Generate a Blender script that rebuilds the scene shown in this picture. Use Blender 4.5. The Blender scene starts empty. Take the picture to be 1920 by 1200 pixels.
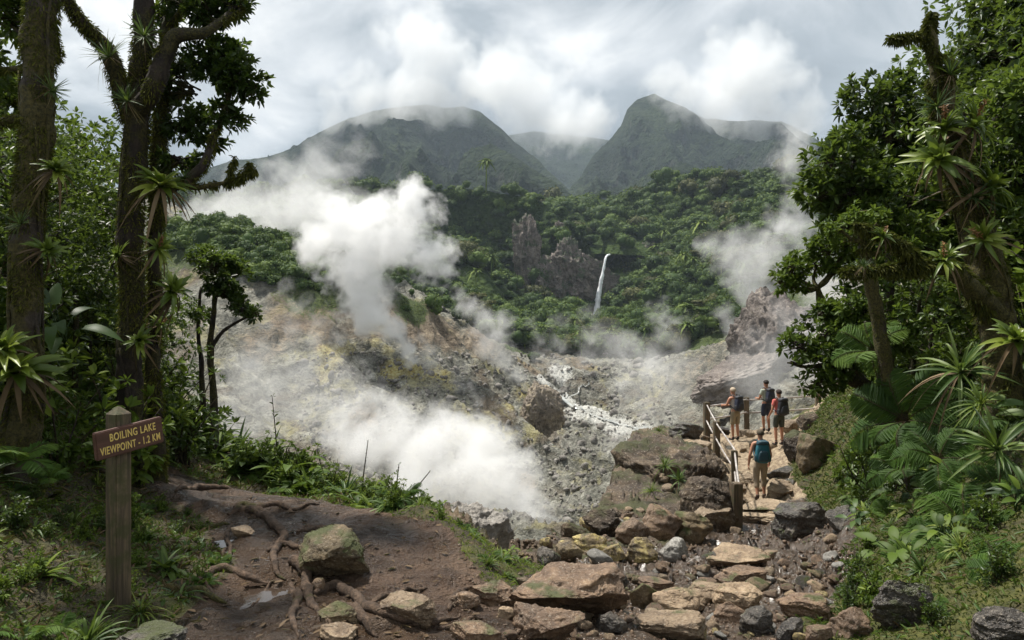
import bpy, bmesh, math, random
import numpy as np
from mathutils import Vector, Matrix
rng = np.random.default_rng(11)
random.seed(11)
R = math.radians
C = bpy.context.scene.collection
sc = bpy.context.scene
EYE = 1.7
F = 1387.0

# ------------------------------------------------------------------ camera, sky, sun, exposure
cam = bpy.data.cameras.new('camera')
cam.sensor_width = 36.0
cam.lens = 26.0
cam.clip_start = 0.05
cam.clip_end = 20000
co = bpy.data.objects.new('camera', cam)
C.objects.link(co)
co.location = (0, 0, EYE)
co.rotation_euler = (R(90), 0, 0)
sc.camera = co

SUN_EL, SUN_AZ = R(66), R(-55)          # azimuth measured from +Y (view direction) towards +X
sun = bpy.data.lights.new('sun', 'SUN')
sun.energy = 5.0
sun.angle = R(3)
sun.color = (1.0, 0.95, 0.87)
so = bpy.data.objects.new('sun', sun)
C.objects.link(so)
sd = Vector((math.sin(SUN_AZ) * math.cos(SUN_EL), math.cos(SUN_AZ) * math.cos(SUN_EL), math.sin(SUN_EL)))
so.rotation_euler = sd.to_track_quat('Z', 'Y').to_euler()
so.location = sd * 50

sc.view_settings.view_transform = 'Standard'
sc.view_settings.look = 'None'
sc.view_settings.exposure = 0.52
sc.view_settings.gamma = 1.0
sc.render.engine = 'CYCLES'
cy = sc.cycles
cy.use_denoising = True
try:
    cy.denoiser = 'OPENIMAGEDENOISE'
except Exception:
    pass
cy.max_bounces = 6
cy.diffuse_bounces = 2
cy.glossy_bounces = 2
cy.transmission_bounces = 3
cy.transparent_max_bounces = 8
cy.volume_bounces = 7
cy.volume_max_steps = 256
cy.use_adaptive_sampling = True
cy.adaptive_threshold = 0.02
cy.sample_clamp_indirect = 6

# node helpers ------------------------------------------------------
def nd(nt, t, ins=None, **props):
    n = nt.nodes.new(t)
    for k, v in props.items():
        setattr(n, k, v)
    for k, v in (ins or {}).items():
        s = n.inputs[k]
        if isinstance(v, bpy.types.NodeSocket):
            nt.links.new(v, s)
        else:
            s.default_value = v
    return n
def mth(nt, op, a, b=0.0, c=None, clamp=False):
    ins = {0: a, 1: b}
    if c is not None:
        ins[2] = c
    return nd(nt, 'ShaderNodeMath', ins, operation=op, use_clamp=clamp).outputs[0]
def noi(nt, vec, scale, detail=4.0, rough=0.55, dist=0.0):
    return nd(nt, 'ShaderNodeTexNoise', {'Vector': vec, 'Scale': scale, 'Detail': detail, 'Roughness': rough, 'Distortion': dist}).outputs['Fac']
def ramp(nt, fac, stops, interp='LINEAR'):
    n = nd(nt, 'ShaderNodeValToRGB', {'Fac': fac})
    cr = n.color_ramp
    cr.interpolation = interp
    while len(cr.elements) > len(stops):
        cr.elements.remove(cr.elements[-1])
    while len(cr.elements) < len(stops):
        cr.elements.new(0.5)
    for e, (p, c) in zip(cr.elements, stops):
        e.position = p
        e.color = (c, c, c, 1) if isinstance(c, (int, float)) else (*c, 1)
    return n.outputs['Color']
def mix(nt, fac, a, b, blend='MIX'):
    n = nd(nt, 'ShaderNodeMix', data_type='RGBA', blend_type=blend)
    for k, v in ((0, fac), (6, a), (7, b)):
        s = n.inputs[k]
        if isinstance(v, bpy.types.NodeSocket):
            nt.links.new(v, s)
        elif k == 0:
            s.default_value = v
        else:
            s.default_value = (*v, 1) if len(v) == 3 else v
    return n.outputs[2]
def smooth(nt, x, lo, hi):
    return nd(nt, 'ShaderNodeMapRange', {'Value': x, 'From Min': lo, 'From Max': hi}, interpolation_type='SMOOTHSTEP').outputs[0]
def attr(nt, name):
    return nd(nt, 'ShaderNodeAttribute', attribute_name=name).outputs['Fac']
def newmat(name):
    m = bpy.data.materials.new(name)
    m.use_nodes = True
    nt = m.node_tree
    nt.nodes.clear()
    return m, nt
def finish(nt, col, rough=0.8, bump=None, bs=0.4, bd=0.05, spec=0.5, extra=None, subs=None, coat=None):
    b = nd(nt, 'ShaderNodeBsdfPrincipled', {'Base Color': col if isinstance(col, bpy.types.NodeSocket) else (*col, 1), 'Roughness': rough, 'Specular IOR Level': spec})
    if bump is not None:
        bn = nd(nt, 'ShaderNodeBump', {'Height': bump, 'Strength': bs, 'Distance': bd})
        nt.links.new(bn.outputs[0], b.inputs['Normal'])
    sh = b.outputs[0]
    if extra is not None:
        sh = extra(sh)
    o = nd(nt, 'ShaderNodeOutputMaterial')
    nt.links.new(sh, o.inputs['Surface'])

# sky: a nishita sky under a broken deck of cloud
w = bpy.data.worlds.new('World')
sc.world = w
w.use_nodes = True
nt = w.node_tree
nt.nodes.clear()
sky = nd(nt, 'ShaderNodeTexSky', sky_type='NISHITA', sun_disc=False, sun_elevation=SUN_EL, sun_rotation=SUN_AZ)
tc = nd(nt, 'ShaderNodeTexCoord').outputs['Generated']
sp = nd(nt, 'ShaderNodeSeparateXYZ', {0: tc})
zz = mth(nt, 'ADD', mth(nt, 'MAXIMUM', sp.outputs[2], 0.0), 0.32)
vx = mth(nt, 'DIVIDE', sp.outputs[0], zz)
vy = mth(nt, 'DIVIDE', sp.outputs[1], zz)
vec = nd(nt, 'ShaderNodeCombineXYZ', {0: vx, 1: vy, 2: 3.1}).outputs[0]
big = noi(nt, vec, 1.15, 3.0, 0.5, 0.3)
fine = noi(nt, vec, 2.6, 9.0, 0.56, 0.5)
v = mth(nt, 'ADD', mth(nt, 'MULTIPLY', big, 0.62), mth(nt, 'MULTIPLY', fine, 0.52))
ccol = ramp(nt, v, [(0.45, (0.25, 0.29, 0.335)), (0.555, (0.41, 0.46, 0.505)), (0.625, (0.68, 0.715, 0.745)), (0.70, (1.06, 1.06, 1.04))])
gap = smooth(nt, noi(nt, vec, 1.7, 4.0, 0.5), 0.66, 0.78)
bg1 = nd(nt, 'ShaderNodeBackground', {'Color': sky.outputs[0], 'Strength': 0.10})
bg2 = nd(nt, 'ShaderNodeBackground', {'Color': ccol, 'Strength': 0.80})
mx = nd(nt, 'ShaderNodeMixShader', {0: mth(nt, 'SUBTRACT', 1.0, mth(nt, 'MULTIPLY', gap, 0.6)), 1: bg1.outputs[0], 2: bg2.outputs[0]})
nt.links.new(mx.outputs[0], nd(nt, 'ShaderNodeOutputWorld').inputs['Surface'])

# ------------------------------------------------------------------ maths helpers
def W(px, py, d):
    """a point at distance d (along the view) given by where the photograph shows it"""
    return np.array([d * (px - 960) / F, d, EYE + d * (600 - py) / F])
def _hash(ix, iy, iz, seed):
    h = (ix * 374761393 + iy * 668265263 + iz * 2147483647 + seed * 974634777) & 0xFFFFFFFF
    h = ((h ^ (h >> 13)) * 1274126177) & 0xFFFFFFFF
    h = ((h ^ (h >> 16)) * 2246822519) & 0xFFFFFFFF
    return ((h ^ (h >> 15)) & 0xFFFF) / 32767.5 - 1.0
def vnoise(p, seed=0):
    p = np.asarray(p, float)
    i = np.floor(p).astype(np.int64)
    f = p - i
    u = f * f * f * (f * (f * 6 - 15) + 10)
    x, y, z = i[..., 0], i[..., 1], i[..., 2]
    ux, uy, uz = u[..., 0], u[..., 1], u[..., 2]
    def L(a, b, t):
        return a + (b - a) * t
    r = []
    for dz in (0, 1):
        c = [L(_hash(x, y + dy, z + dz, seed), _hash(x + 1, y + dy, z + dz, seed), ux) for dy in (0, 1)]
        r.append(L(c[0], c[1], uy))
    return L(r[0], r[1], uz)
def fbm(p, scale=1.0, octv=4, seed=0, gain=0.5, ridged=False):
    p = np.asarray(p, float) * scale
    s, a, t = 0.0, 1.0, 0.0
    for k in range(octv):
        n = vnoise(p + 17.3 * k, seed + k)
        if ridged:
            n = 1.0 - 2.0 * np.abs(n)
        s = s + a * n
        t += a
        a *= gain
        p = p * 2.03
    return s / t
def P3(x, y, z=0.0):
    return np.stack(np.broadcast_arrays(np.asarray(x, float), np.asarray(y, float), np.asarray(z, float)), axis=-1)
def sstep(x, a, b):
    t = np.clip((np.asarray(x, float) - a) / (b - a), 0, 1)
    return t * t * (3 - 2 * t)
class TPS:
    def __init__(self, pts, reg=1e-3):
        self.p = np.array(pts, float)
        self.c = self.p[:, :2].mean(0)
        self.s = self.p[:, :2].std()
        q = (self.p[:, :2] - self.c) / self.s
        n = len(q)
        A = np.zeros((n + 3, n + 3))
        A[:n, :n] = self.U(q[:, None] - q[None]) + np.eye(n) * reg
        A[:n, n] = 1
        A[:n, n + 1:] = q
        A[n:, :n] = A[:n, n:].T
        b = np.zeros(n + 3)
        b[:n] = self.p[:, 2]
        self.w = np.linalg.solve(A, b)
        self.q = q
    @staticmethod
    def U(d):
        r2 = (d ** 2).sum(-1)
        return 0.5 * r2 * np.log(r2 + 1e-12)
    def __call__(self, x, y):
        x = np.asarray(x, float)
        sh = x.shape
        g = (np.stack([x.ravel(), np.asarray(y, float).ravel()], 1) - self.c) / self.s
        out = np.empty(len(g))
        n = len(self.q)
        for a in range(0, len(g), 40000):
            k = g[a:a + 40000]
            out[a:a + 40000] = self.U(k[:, None] - self.q[None]) @ self.w[:n] + self.w[n] + k @ self.w[n + 1:]
        return out.reshape(sh)
def poly_dist(x, y, pl):
    """distance from each point to the polyline"""
    x = np.asarray(x, float); y = np.asarray(y, float)
    best = np.full(x.shape, 1e9)
    for (ax, ay), (bx, by) in zip(pl[:-1], pl[1:]):
        dx, dy = bx - ax, by - ay
        t = np.clip(((x - ax) * dx + (y - ay) * dy) / (dx * dx + dy * dy), 0, 1)
        best = np.minimum(best, np.hypot(x - ax - t * dx, y - ay - t * dy))
    return best
def in_poly(x, y, pg):
    x = np.asarray(x, float); y = np.asarray(y, float)
    ins = np.zeros(x.shape, bool)
    for (ax, ay), (bx, by) in zip(pg, pg[1:] + pg[:1]):
        c = ((ay > y) != (by > y)) & (x < (bx - ax) * (y - ay) / ((by - ay) + 1e-12) + ax)
        ins ^= c
    return ins

# ------------------------------------------------------------------ mesh helpers
def tag(o, label=None, cat=None, group=None, kind=None):
    if label: o['label'] = label
    if cat: o['category'] = cat
    if group: o['group'] = group
    if kind: o['kind'] = kind
    return o
def mesh_np(name, V, quads=None, tris=None, attrs=None, smooth=True):
    V = np.ascontiguousarray(V, np.float32).reshape(-1, 3)
    me = bpy.data.meshes.new(name)
    q = np.zeros((0, 4), np.int32) if quads is None or len(quads) == 0 else np.asarray(quads, np.int32)
    t = np.zeros((0, 3), np.int32) if tris is None or len(tris) == 0 else np.asarray(tris, np.int32)
    me.vertices.add(len(V))
    me.vertices.foreach_set('co', V.ravel())
    nl = q.size + t.size
    me.loops.add(nl)
    me.loops.foreach_set('vertex_index', np.concatenate([q.ravel(), t.ravel()]).astype(np.int32))
    me.polygons.add(len(q) + len(t))
    st = np.concatenate([np.arange(len(q)) * 4, q.size + np.arange(len(t)) * 3]).astype(np.int32)
    me.polygons.foreach_set('loop_start', st)
    me.update(calc_edges=True)
    if smooth:
        me.polygons.foreach_set('use_smooth', np.ones(len(q) + len(t), bool))
    for k, a in (attrs or {}).items():
        me.attributes.new(k, 'FLOAT', 'POINT').data.foreach_set('value', np.ascontiguousarray(a, np.float32).ravel())
    return me
def link(name, me, mat, parent=None, loc=None):
    o = bpy.data.objects.new(name, me)
    C.objects.link(o)
    if mat is not None and len(me.materials) == 0:
        me.materials.append(mat)
    if parent is not None:
        o.parent = parent
    if loc is not None:
        o.location = loc
    return o
def empty(name, loc, label=None, cat=None, group=None, rz=0.0):
    o = bpy.data.objects.new(name, None)
    o.empty_display_size = 0.2
    C.objects.link(o)
    o.location = tuple(float(a) for a in loc)
    o.rotation_euler = (0, 0, rz)
    return tag(o, label, cat, group)
def copy_tree(o, parent=None):
    c = o.copy()
    C.objects.link(c)
    if parent is not None:
        c.parent = parent
    for ch in list(o.children):
        copy_tree(ch, c)
    return c
class G:
    """collects vertices and faces of one mesh"""
    def __init__(s):
        s.v, s.q, s.t, s.a, s.n = [], [], [], [], 0
    def add(s, V, q=None, t=None, a=0.0):
        V = np.asarray(V, float).reshape(-1, 3)
        if q is not None and len(q): s.q.append(np.asarray(q) + s.n)
        if t is not None and len(t): s.t.append(np.asarray(t) + s.n)
        s.v.append(V)
        s.a.append(np.broadcast_to(np.asarray(a, float), (len(V),)).copy())
        s.n += len(V)
        return s
    def mesh(s, name, smooth=True, off=None):
        V = np.concatenate(s.v)
        if off is not None:
            V = V - np.asarray(off)
        return mesh_np(name, V, np.concatenate(s.q) if s.q else None, np.concatenate(s.t) if s.t else None, {'rnd': np.concatenate(s.a)}, smooth)
def nrm(v):
    v = np.asarray(v, float)
    return v / (np.linalg.norm(v, axis=-1, keepdims=True) + 1e-9)
def catmull(pts, n):
    """smooth resampling of a polyline whose rows may carry a radius as 4th value"""
    p = np.asarray(pts, float)
    if len(p) < 3:
        t = np.linspace(0, 1, n)[:, None]
        return p[0] * (1 - t) + p[-1] * t
    q = np.vstack([2 * p[0] - p[1], p, 2 * p[-1] - p[-2]])
    seg = len(p) - 1
    T = np.linspace(0, seg - 1e-6, n)
    i = T.astype(int)
    t = (T - i)[:, None]
    a, b, c, d = q[i], q[i + 1], q[i + 2], q[i + 3]
    return 0.5 * (2 * b + (c - a) * t + (2 * a - 5 * b + 4 * c - d) * t ** 2 + (3 * b - a - 3 * c + d) * t ** 3)
def tube(pts, rad, seg=8, rough=0.0, seed=0, rs=6.0, cap=True):
    p = np.asarray(pts, float)
    n = len(p)
    rad = np.broadcast_to(np.asarray(rad, float), (n,))
    tg = nrm(np.gradient(p, axis=0))
    up = np.array([0.0, 0, 1]) if abs(tg[0, 2]) < 0.9 else np.array([1.0, 0, 0])
    fr = []
    x = nrm(np.cross(tg[0], up))
    for k in range(n):
        x = nrm(x - tg[k] * (x @ tg[k]))
        fr.append(x)
    X = np.array(fr)
    Y = np.cross(tg, X)
    th = np.linspace(0, 2 * math.pi, seg, endpoint=False)
    D = X[:, None] * np.cos(th)[None, :, None] + Y[:, None] * np.sin(th)[None, :, None]
    V = p[:, None] + D * rad[:, None, None]
    if rough:
        k = fbm(V, rs, 3, seed)
        V = p[:, None] + D * (rad[:, None] * (1 + rough * k))[..., None]
    i = np.arange(n - 1)[:, None] * seg
    j = np.arange(seg)[None]
    j2 = (j + 1) % seg
    q = np.stack([i + j, i + j2, i + seg + j2, i + seg + j], -1).reshape(-1, 4)
    V = V.reshape(-1, 3)
    t = None
    if cap:
        V = np.vstack([V, p[0], p[-1]])
        a, b = n * seg, n * seg + 1
        jj = np.arange(seg); jn = (jj + 1) % seg
        t = np.vstack([np.stack([np.full(seg, a), jn, jj], 1), np.stack([np.full(seg, b), (n - 1) * seg + jj, (n - 1) * seg + jn], 1)])
    return V, q, t
def grid_faces(nr, ncol):
    i = np.arange(nr - 1)[:, None] * ncol
    j = np.arange(ncol - 1)[None]
    return np.stack([i + j, i + j + 1, i + ncol + j + 1, i + ncol + j], -1).reshape(-1, 4)
def leaves(base, dirs, nor, length, wid=0.4, fold=0.18, droop=0.0):
    """many leaves: each two quads folded along the midrib; wid is width / length"""
    base = np.asarray(base, float); dirs = nrm(dirs)
    n = len(base)
    L = np.broadcast_to(np.asarray(length, float), (n,))[:, None]
    Wd = np.broadcast_to(np.asarray(wid, float), (n,))[:, None] * L
    side = nrm(np.cross(dirs, nor))
    up = np.cross(side, dirs)
    dz = np.array([0, 0, -1.0]) * droop
    tip = base + dirs * L + dz * L
    V = np.empty((n, 6, 3))
    V[:, 0] = base
    V[:, 1] = base + dirs * L * 0.33 + side * Wd * 0.46 + up * L * fold * 0.5
    V[:, 2] = base + dirs * L * 0.72 + side * Wd * 0.40 + up * L * fold * 0.45 + dz * L * 0.5
    V[:, 3] = tip
    V[:, 4] = base + dirs * L * 0.72 - side * Wd * 0.40 + up * L * fold * 0.45 + dz * L * 0.5
    V[:, 5] = base + dirs * L * 0.33 - side * Wd * 0.46 + up * L * fold * 0.5
    k = np.arange(n)[:, None] * 6
    q = np.stack([k + np.array([0, 1, 2, 3]), k + np.array([0, 3, 4, 5])], 1).reshape(-1, 4)
    return V.reshape(-1, 3), q
def straps(base, dirs, length, width, droop, seg=5, curl=0.25):
    """long strap leaves that arch over: N leaves of seg pieces with a channelled middle"""
    base = np.asarray(base, float); dirs = nrm(dirs)
    n = len(base)
    L = np.broadcast_to(np.asarray(length, float), (n,))
    Wd = np.broadcast_to(np.asarray(width, float), (n,))
    dr = np.broadcast_to(np.asarray(droop, float), (n,))
    t = np.linspace(0, 1, seg + 1)
    prof = np.clip(np.minimum(0.55 + t * 1.6, 1.0) * (1 - t ** 3.2), 0.03, 1)
    c = base[:, None] + dirs[:, None] * (L[:, None] * t)[..., None]
    c[..., 2] -= (dr * L)[:, None] * t ** 2
    tg = nrm(np.gradient(c, axis=1))
    side = nrm(np.cross(tg, np.array([0, 0, 1.0]) + 1e-3))
    up = np.cross(side, tg)
    ww = (Wd[:, None] * prof * 0.5)[..., None]
    V = np.stack([c + side * ww + up * ww * curl * 2, c, c - side * ww + up * ww * curl * 2], 2)
    k = (np.arange(n)[:, None, None] * (seg + 1) + np.arange(seg)[None, :, None]) * 3 + np.array([0, 1])[None, None]
    q = np.stack([k, k + 1, k + 4, k + 3], -1).reshape(-1, 4)
    return V.reshape(-1, 3), q
# ------------------------------------------------------------------ materials of the ground and rock
def geo(nt): return nd(nt, 'ShaderNodeNewGeometry')
def objco(nt): return nd(nt, 'ShaderNodeTexCoord').outputs['Object']
def upz(nt):
    return nd(nt, 'ShaderNodeSeparateXYZ', {0: geo(nt).outputs['Normal']}).outputs[2]
def mat_mud():
    m, nt = newmat('wet_mud')
    p = geo(nt).outputs['Position']
    n1 = noi(nt, p, 1.3, 5, 0.6)
    n2 = noi(nt, p, 9, 5, 0.65)
    n3 = noi(nt, p, 38, 4, 0.6)
    c = ramp(nt, n1, [(0.33, (0.026, 0.016, 0.009)), (0.5, (0.066, 0.040, 0.023)), (0.66, (0.120, 0.074, 0.043))])
    c = mix(nt, mth(nt, 'MULTIPLY', smooth(nt, n2, 0.45, 0.7), 0.6), c, (0.15, 0.098, 0.060))
    c = mix(nt, smooth(nt, n3, 0.55, 0.72), c, (0.05, 0.032, 0.022))
    dry = attr(nt, 'dry')
    c = mix(nt, mth(nt, 'MULTIPLY', dry, 0.45), c, (0.155, 0.078, 0.042))
    wet = mth(nt, 'SUBTRACT', smooth(nt, noi(nt, p, 2.2, 4, 0.55), 0.34, 0.54), mth(nt, 'MULTIPLY', dry, 0.7), clamp=True)
    c = mix(nt, mth(nt, 'MULTIPLY', wet, 0.45), c, (0.030, 0.019, 0.012))
    rg = mth(nt, 'SUBTRACT', 0.62, mth(nt, 'MULTIPLY', wet, 0.40))
    h = mth(nt, 'ADD', mth(nt, 'MULTIPLY', n2, 0.8), mth(nt, 'MULTIPLY', n3, 0.45))
    finish(nt, c, rg, h, 1.0, 0.11, 0.4)
    return m
def mat_soil():
    m, nt = newmat('forest_soil')
    p = geo(nt).outputs['Position']
    n1 = noi(nt, p, 1.7, 5, 0.6)
    n2 = noi(nt, p, 14, 5, 0.65)
    c = ramp(nt, n2, [(0.3, (0.022, 0.018, 0.010)), (0.55, (0.055, 0.045, 0.018)), (0.7, (0.10, 0.07, 0.03))])
    mo = ramp(nt, n2, [(0.3, (0.028, 0.034, 0.006)), (0.6, (0.080, 0.082, 0.013)), (0.75, (0.14, 0.13, 0.025))])
    sx = nd(nt, 'ShaderNodeSeparateXYZ', {0: p}).outputs[0]
    c = mix(nt, smooth(nt, mth(nt, 'ADD', n1, mth(nt, 'MULTIPLY', smooth(nt, sx, -1.0, 1.5), 0.16)), 0.52, 0.68), c, mo)
    finish(nt, c, 0.9, n2, 0.9, 0.08)
    return m
def mat_rock(name, stops, moss=0.0, scale=4.0, rough=0.75, crack=1.0, mosscol=(0.07, 0.085, 0.014), wetdark=0.0):
    m, nt = newmat(name)
    oc = objco(nt)
    rnd = nd(nt, 'ShaderNodeObjectInfo').outputs['Random']
    off = nd(nt, 'ShaderNodeVectorMath', {0: oc, 1: nd(nt, 'ShaderNodeCombineXYZ', {0: mth(nt, 'MULTIPLY', rnd, 37.0), 1: mth(nt, 'MULTIPLY', rnd, 91.0), 2: rnd}).outputs[0]}, operation='ADD').outputs[0]
    n1 = noi(nt, off, scale, 6, 0.62, 0.4)
    n2 = noi(nt, off, scale * 6, 6, 0.7)
    st = nd(nt, 'ShaderNodeMapping', {'Vector': off, 'Rotation': (0.5, 0.3, 0.2), 'Scale': (1, 1, 4)}).outputs[0]
    n3 = noi(nt, st, scale * 1.5, 5, 0.6, 0.5)
    v = mth(nt, 'ADD', mth(nt, 'MULTIPLY', n1, 0.5), mth(nt, 'ADD', mth(nt, 'MULTIPLY', n2, 0.25), mth(nt, 'MULTIPLY', n3, 0.25)))
    c = ramp(nt, v, stops)
    hs = nd(nt, 'ShaderNodeHueSaturation', {'Value': mth(nt, 'ADD', 0.78, mth(nt, 'MULTIPLY', rnd, 0.45)), 'Color': c}).outputs[0]
    c = hs
    cr = nd(nt, 'ShaderNodeTexVoronoi', {'Vector': nd(nt, 'ShaderNodeVectorMath', {0: off, 1: nd(nt, 'ShaderNodeTexNoise', {'Vector': off, 'Scale': scale * 1.2}).outputs['Color']}, operation='ADD').outputs[0], 'Scale': scale * 0.9}, feature='DISTANCE_TO_EDGE').outputs['Distance']
    ck = smooth(nt, cr, 0.0, 0.035)
    c = mix(nt, mth(nt, 'MULTIPLY', mth(nt, 'SUBTRACT', 1.0, ck), 0.22 * crack), c, (0.03, 0.022, 0.016))
    sk = noi(nt, off, scale * 14, 5, 0.7)
    c = mix(nt, mth(nt, 'MULTIPLY', smooth(nt, sk, 0.54, 0.68), 0.65), c, (0.035, 0.026, 0.018))
    c = mix(nt, mth(nt, 'MULTIPLY', smooth(nt, sk, 0.46, 0.34), 0.35), c, (0.55, 0.48, 0.38))
    if moss > 0:
        mm = mth(nt, 'ADD', mth(nt, 'MULTIPLY', noi(nt, off, scale * 0.8, 4, 0.6), 1.0), mth(nt, 'MULTIPLY', upz(nt), 0.12))
        mk = smooth(nt, mm, 0.74 - 0.32 * moss, 0.86 - 0.32 * moss)
        c = mix(nt, mth(nt, 'MULTIPLY', mk, 0.9), c, mix(nt, n2, (mosscol[0] * 0.4, mosscol[1] * 0.4, mosscol[2] * 0.5), mosscol))
    h = mth(nt, 'ADD', mth(nt, 'MULTIPLY', v, 1.0), mth(nt, 'MULTIPLY', ck, 0.10 * crack))
    h = mth(nt, 'ADD', h, mth(nt, 'MULTIPLY', noi(nt, off, scale * 22, 4, 0.65), 0.25))
    finish(nt, c, rough, h, 0.75, 0.12 / scale * 2)
    return m
M = {}
M['mud'] = mat_mud()
M['soil'] = mat_soil()
M['rock_tan'] = mat_rock('tan_rock', [(0.36, (0.09, 0.058, 0.034)), (0.5, (0.24, 0.168, 0.102)), (0.63, (0.43, 0.32, 0.205))], 0.25, rough=0.6)
M['rock_brown'] = mat_rock('brown_rock', [(0.36, (0.045, 0.028, 0.017)), (0.5, (0.135, 0.084, 0.05)), (0.64, (0.29, 0.19, 0.11))], 0.3, rough=0.6)
M['rock_dark'] = mat_rock('dark_wet_rock', [(0.36, (0.012, 0.010, 0.009)), (0.5, (0.042, 0.036, 0.030)), (0.64, (0.13, 0.11, 0.09))], 0.45, rough=0.36)
M['rock_mossy'] = mat_rock('mossy_rock', [(0.36, (0.05, 0.036, 0.02)), (0.5, (0.13, 0.095, 0.05)), (0.63, (0.24, 0.17, 0.09))], 0.55)
M['rock_sulf'] = mat_rock('sulphur_rock', [(0.38, (0.06, 0.045, 0.03)), (0.48, (0.20, 0.15, 0.08)), (0.54, (0.42, 0.33, 0.12)), (0.62, (0.60, 0.54, 0.32))], 0.15)
M['rock_grey'] = mat_rock('grey_rock', [(0.36, (0.10, 0.095, 0.085)), (0.5, (0.22, 0.21, 0.19)), (0.64, (0.40, 0.385, 0.35))], 0.05)
M['rock_cliff'] = mat_rock('cliff_rock', [(0.38, (0.022, 0.018, 0.015)), (0.5, (0.095, 0.075, 0.064)), (0.62, (0.24, 0.205, 0.18))], 0.62, scale=0.26, mosscol=(0.035, 0.06, 0.012), crack=0.7)
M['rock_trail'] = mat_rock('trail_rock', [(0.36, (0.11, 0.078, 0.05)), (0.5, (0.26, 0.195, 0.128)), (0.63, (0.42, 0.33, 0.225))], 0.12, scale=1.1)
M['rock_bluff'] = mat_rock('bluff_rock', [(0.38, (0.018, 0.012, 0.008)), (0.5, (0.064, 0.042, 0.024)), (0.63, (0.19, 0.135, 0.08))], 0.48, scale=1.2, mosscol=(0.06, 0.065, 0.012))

# ------------------------------------------------------------------ the near ground: mud plateau, gully with the trail, lookout, banks
NEAR = [  # x, y, height relative to the eye
 (-2.2, 3.2, -1.46), (0, 2, -1.72), (0, 3.2, -1.74), (1.4, 3.2, -1.75), (2.2, 2.5, -1.6), (-2.23, 4.2, -1.64), (-1.2, 4.4, -1.68), (-1.0, 5.6, -1.66),
 (-3.7, 8.0, -1.70), (-2.0, 7.0, -1.68), (-1.23, 6.4, -1.68), (-2.9, 6.0, -1.66), (-0.72, 5.7, -1.70), (-0.35, 5.1, -1.74), (-0.1, 4.4, -1.76),
 (-3.7, 6, -1.32), (-4.3, 6, -0.7), (-5.6, 6, 0.0), (-8, 6, 1.2), (-12, 7, 2.5), (-3.2, 3.6, -1.1), (-6, 3, 0.2), (-12, 3, 2.5),
 (-4.6, 8.5, -1.35), (-6, 9.5, -0.6), (-9, 10, 0.6), (-12, 12, 1.8), (-5.2, 11, -1.4),
 (0.5, 4.0, -1.85), (1.2, 5.2, -2.15), (2.0, 7.0, -2.6), (3.2, 9.5, -3.25), (4.3, 12, -3.8), (5.2, 14.5, -4.25), (5.5, 16.5, -4.47), (6.1, 18.5, -4.5),
 (6.6, 19.6, -4.30), (7.0, 20.6, -4.12), (8.0, 22.2, -3.92), (7.3, 24, -3.9), (9.2, 26, -3.9), (7.2, 26, -3.92), (10.2, 27, -3.85),
 (4.2, 22, -3.68), (4.9, 23.5, -3.72), (5.6, 25.5, -3.75), (3.5, 20.2, -4.0), (4.4, 19.6, -3.95), (5.0, 20.6, -3.85), (6.0, 22.5, -3.88), (3.0, 18.2, -4.35),
 (0.1, 6.4, -2.1), (0.35, 8, -2.6), (1.1, 12, -3.6), (1.9, 16, -4.5), (2.6, 13.5, -3.85), (3.3, 15.5, -4.1), (3.0, 16.8, -4.5), (4.3, 17.0, -4.55), (1.7, 9.5, -3.0),
 (2.9, 5.0, -1.9), (2.5, 4.2, -1.85), (3.3, 7.2, -2.6), (3.5, 5.6, -1.6), (4.4, 6.5, -1.2), (4.4, 9.8, -2.85), (5.1, 10, -2.0), (6.0, 10, -1.2), (5.9, 13, -3.6), (7.0, 13, -2.2),
 (8.3, 13, -0.8), (6.8, 16.5, -4.1), (7.9, 16.5, -3.0), (9.5, 16.5, -1.2), (7.6, 19.2, -3.6), (8.6, 20, -2.4), (9.9, 21, -1.2), (10.2, 24.3, -3.0), (11.0, 24, -2.0), (12.6, 25, -0.6),
 (5.5, 8, -0.7), (6.4, 7, 0.2), (8.5, 9, 1.4), (10, 13, 1.0), (12, 18, 0.6), (14, 8, 3.2), (15, 24, 0.6), (6, 3, 0.2), (12, 3, 3.0), (4, 3.5, -1.0), (3.2, 4.4, -1.55),
]
tps_near = TPS(NEAR, 4e-3)
LIP = [(-16, 15.5), (-9, 13.2), (-6.6, 12.2), (-5.0, 11.2), (-3.4, 10.2), (-2.0, 9.1), (-0.95, 8.1), (-0.34, 7.2), (-0.02, 6.3), (0.06, 6.4), (0.0, 7.2), (0.25, 9), (0.8, 12), (1.5, 16),
       (2.2, 18.2), (2.9, 20.6), (3.8, 23.4), (5.0, 26.4), (7.2, 27.6), (10.6, 28.6), (13, 28.6), (18, 29)]
OUT = LIP + [(18, 90), (-60, 90), (-60, 15)]
def near_base(x, y):
    z = tps_near(x, y)
    s = poly_dist(x, y, LIP) * np.where(in_poly(x, y, OUT), 1, -1)
    wob = 0.25 * fbm(P3(x, y), 0.8, 3, 5)
    s = s + wob * sstep(np.asarray(y, float), 5, 9)
    so_ = np.maximum(s, 0)
    z = z - 4.5 * (1 - np.exp(-so_ / 1.3)) - 1.1 * so_ + 0.17 * np.exp(-((s + 0.5) / 0.4) ** 2) * sstep(-np.asarray(x, float), -0.1, 0.6) - 0.06 * sstep(s, -0.2, 0.1)
    return z, s
MUD = [(-2.0, 2.0), (-1.85, 3.4), (-1.75, 4.2), (-1.95, 5.2), (-2.6, 6.2), (-3.6, 7.2), (-4.4, 8.0), (-4.0, 8.6), (-3.2, 8.3), (-2.3, 7.4), (-1.3, 6.6), (-0.7, 5.95), (-0.25, 5.3), (0.1, 4.6), (0.6, 3.6), (0.9, 2.0)]
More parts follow.
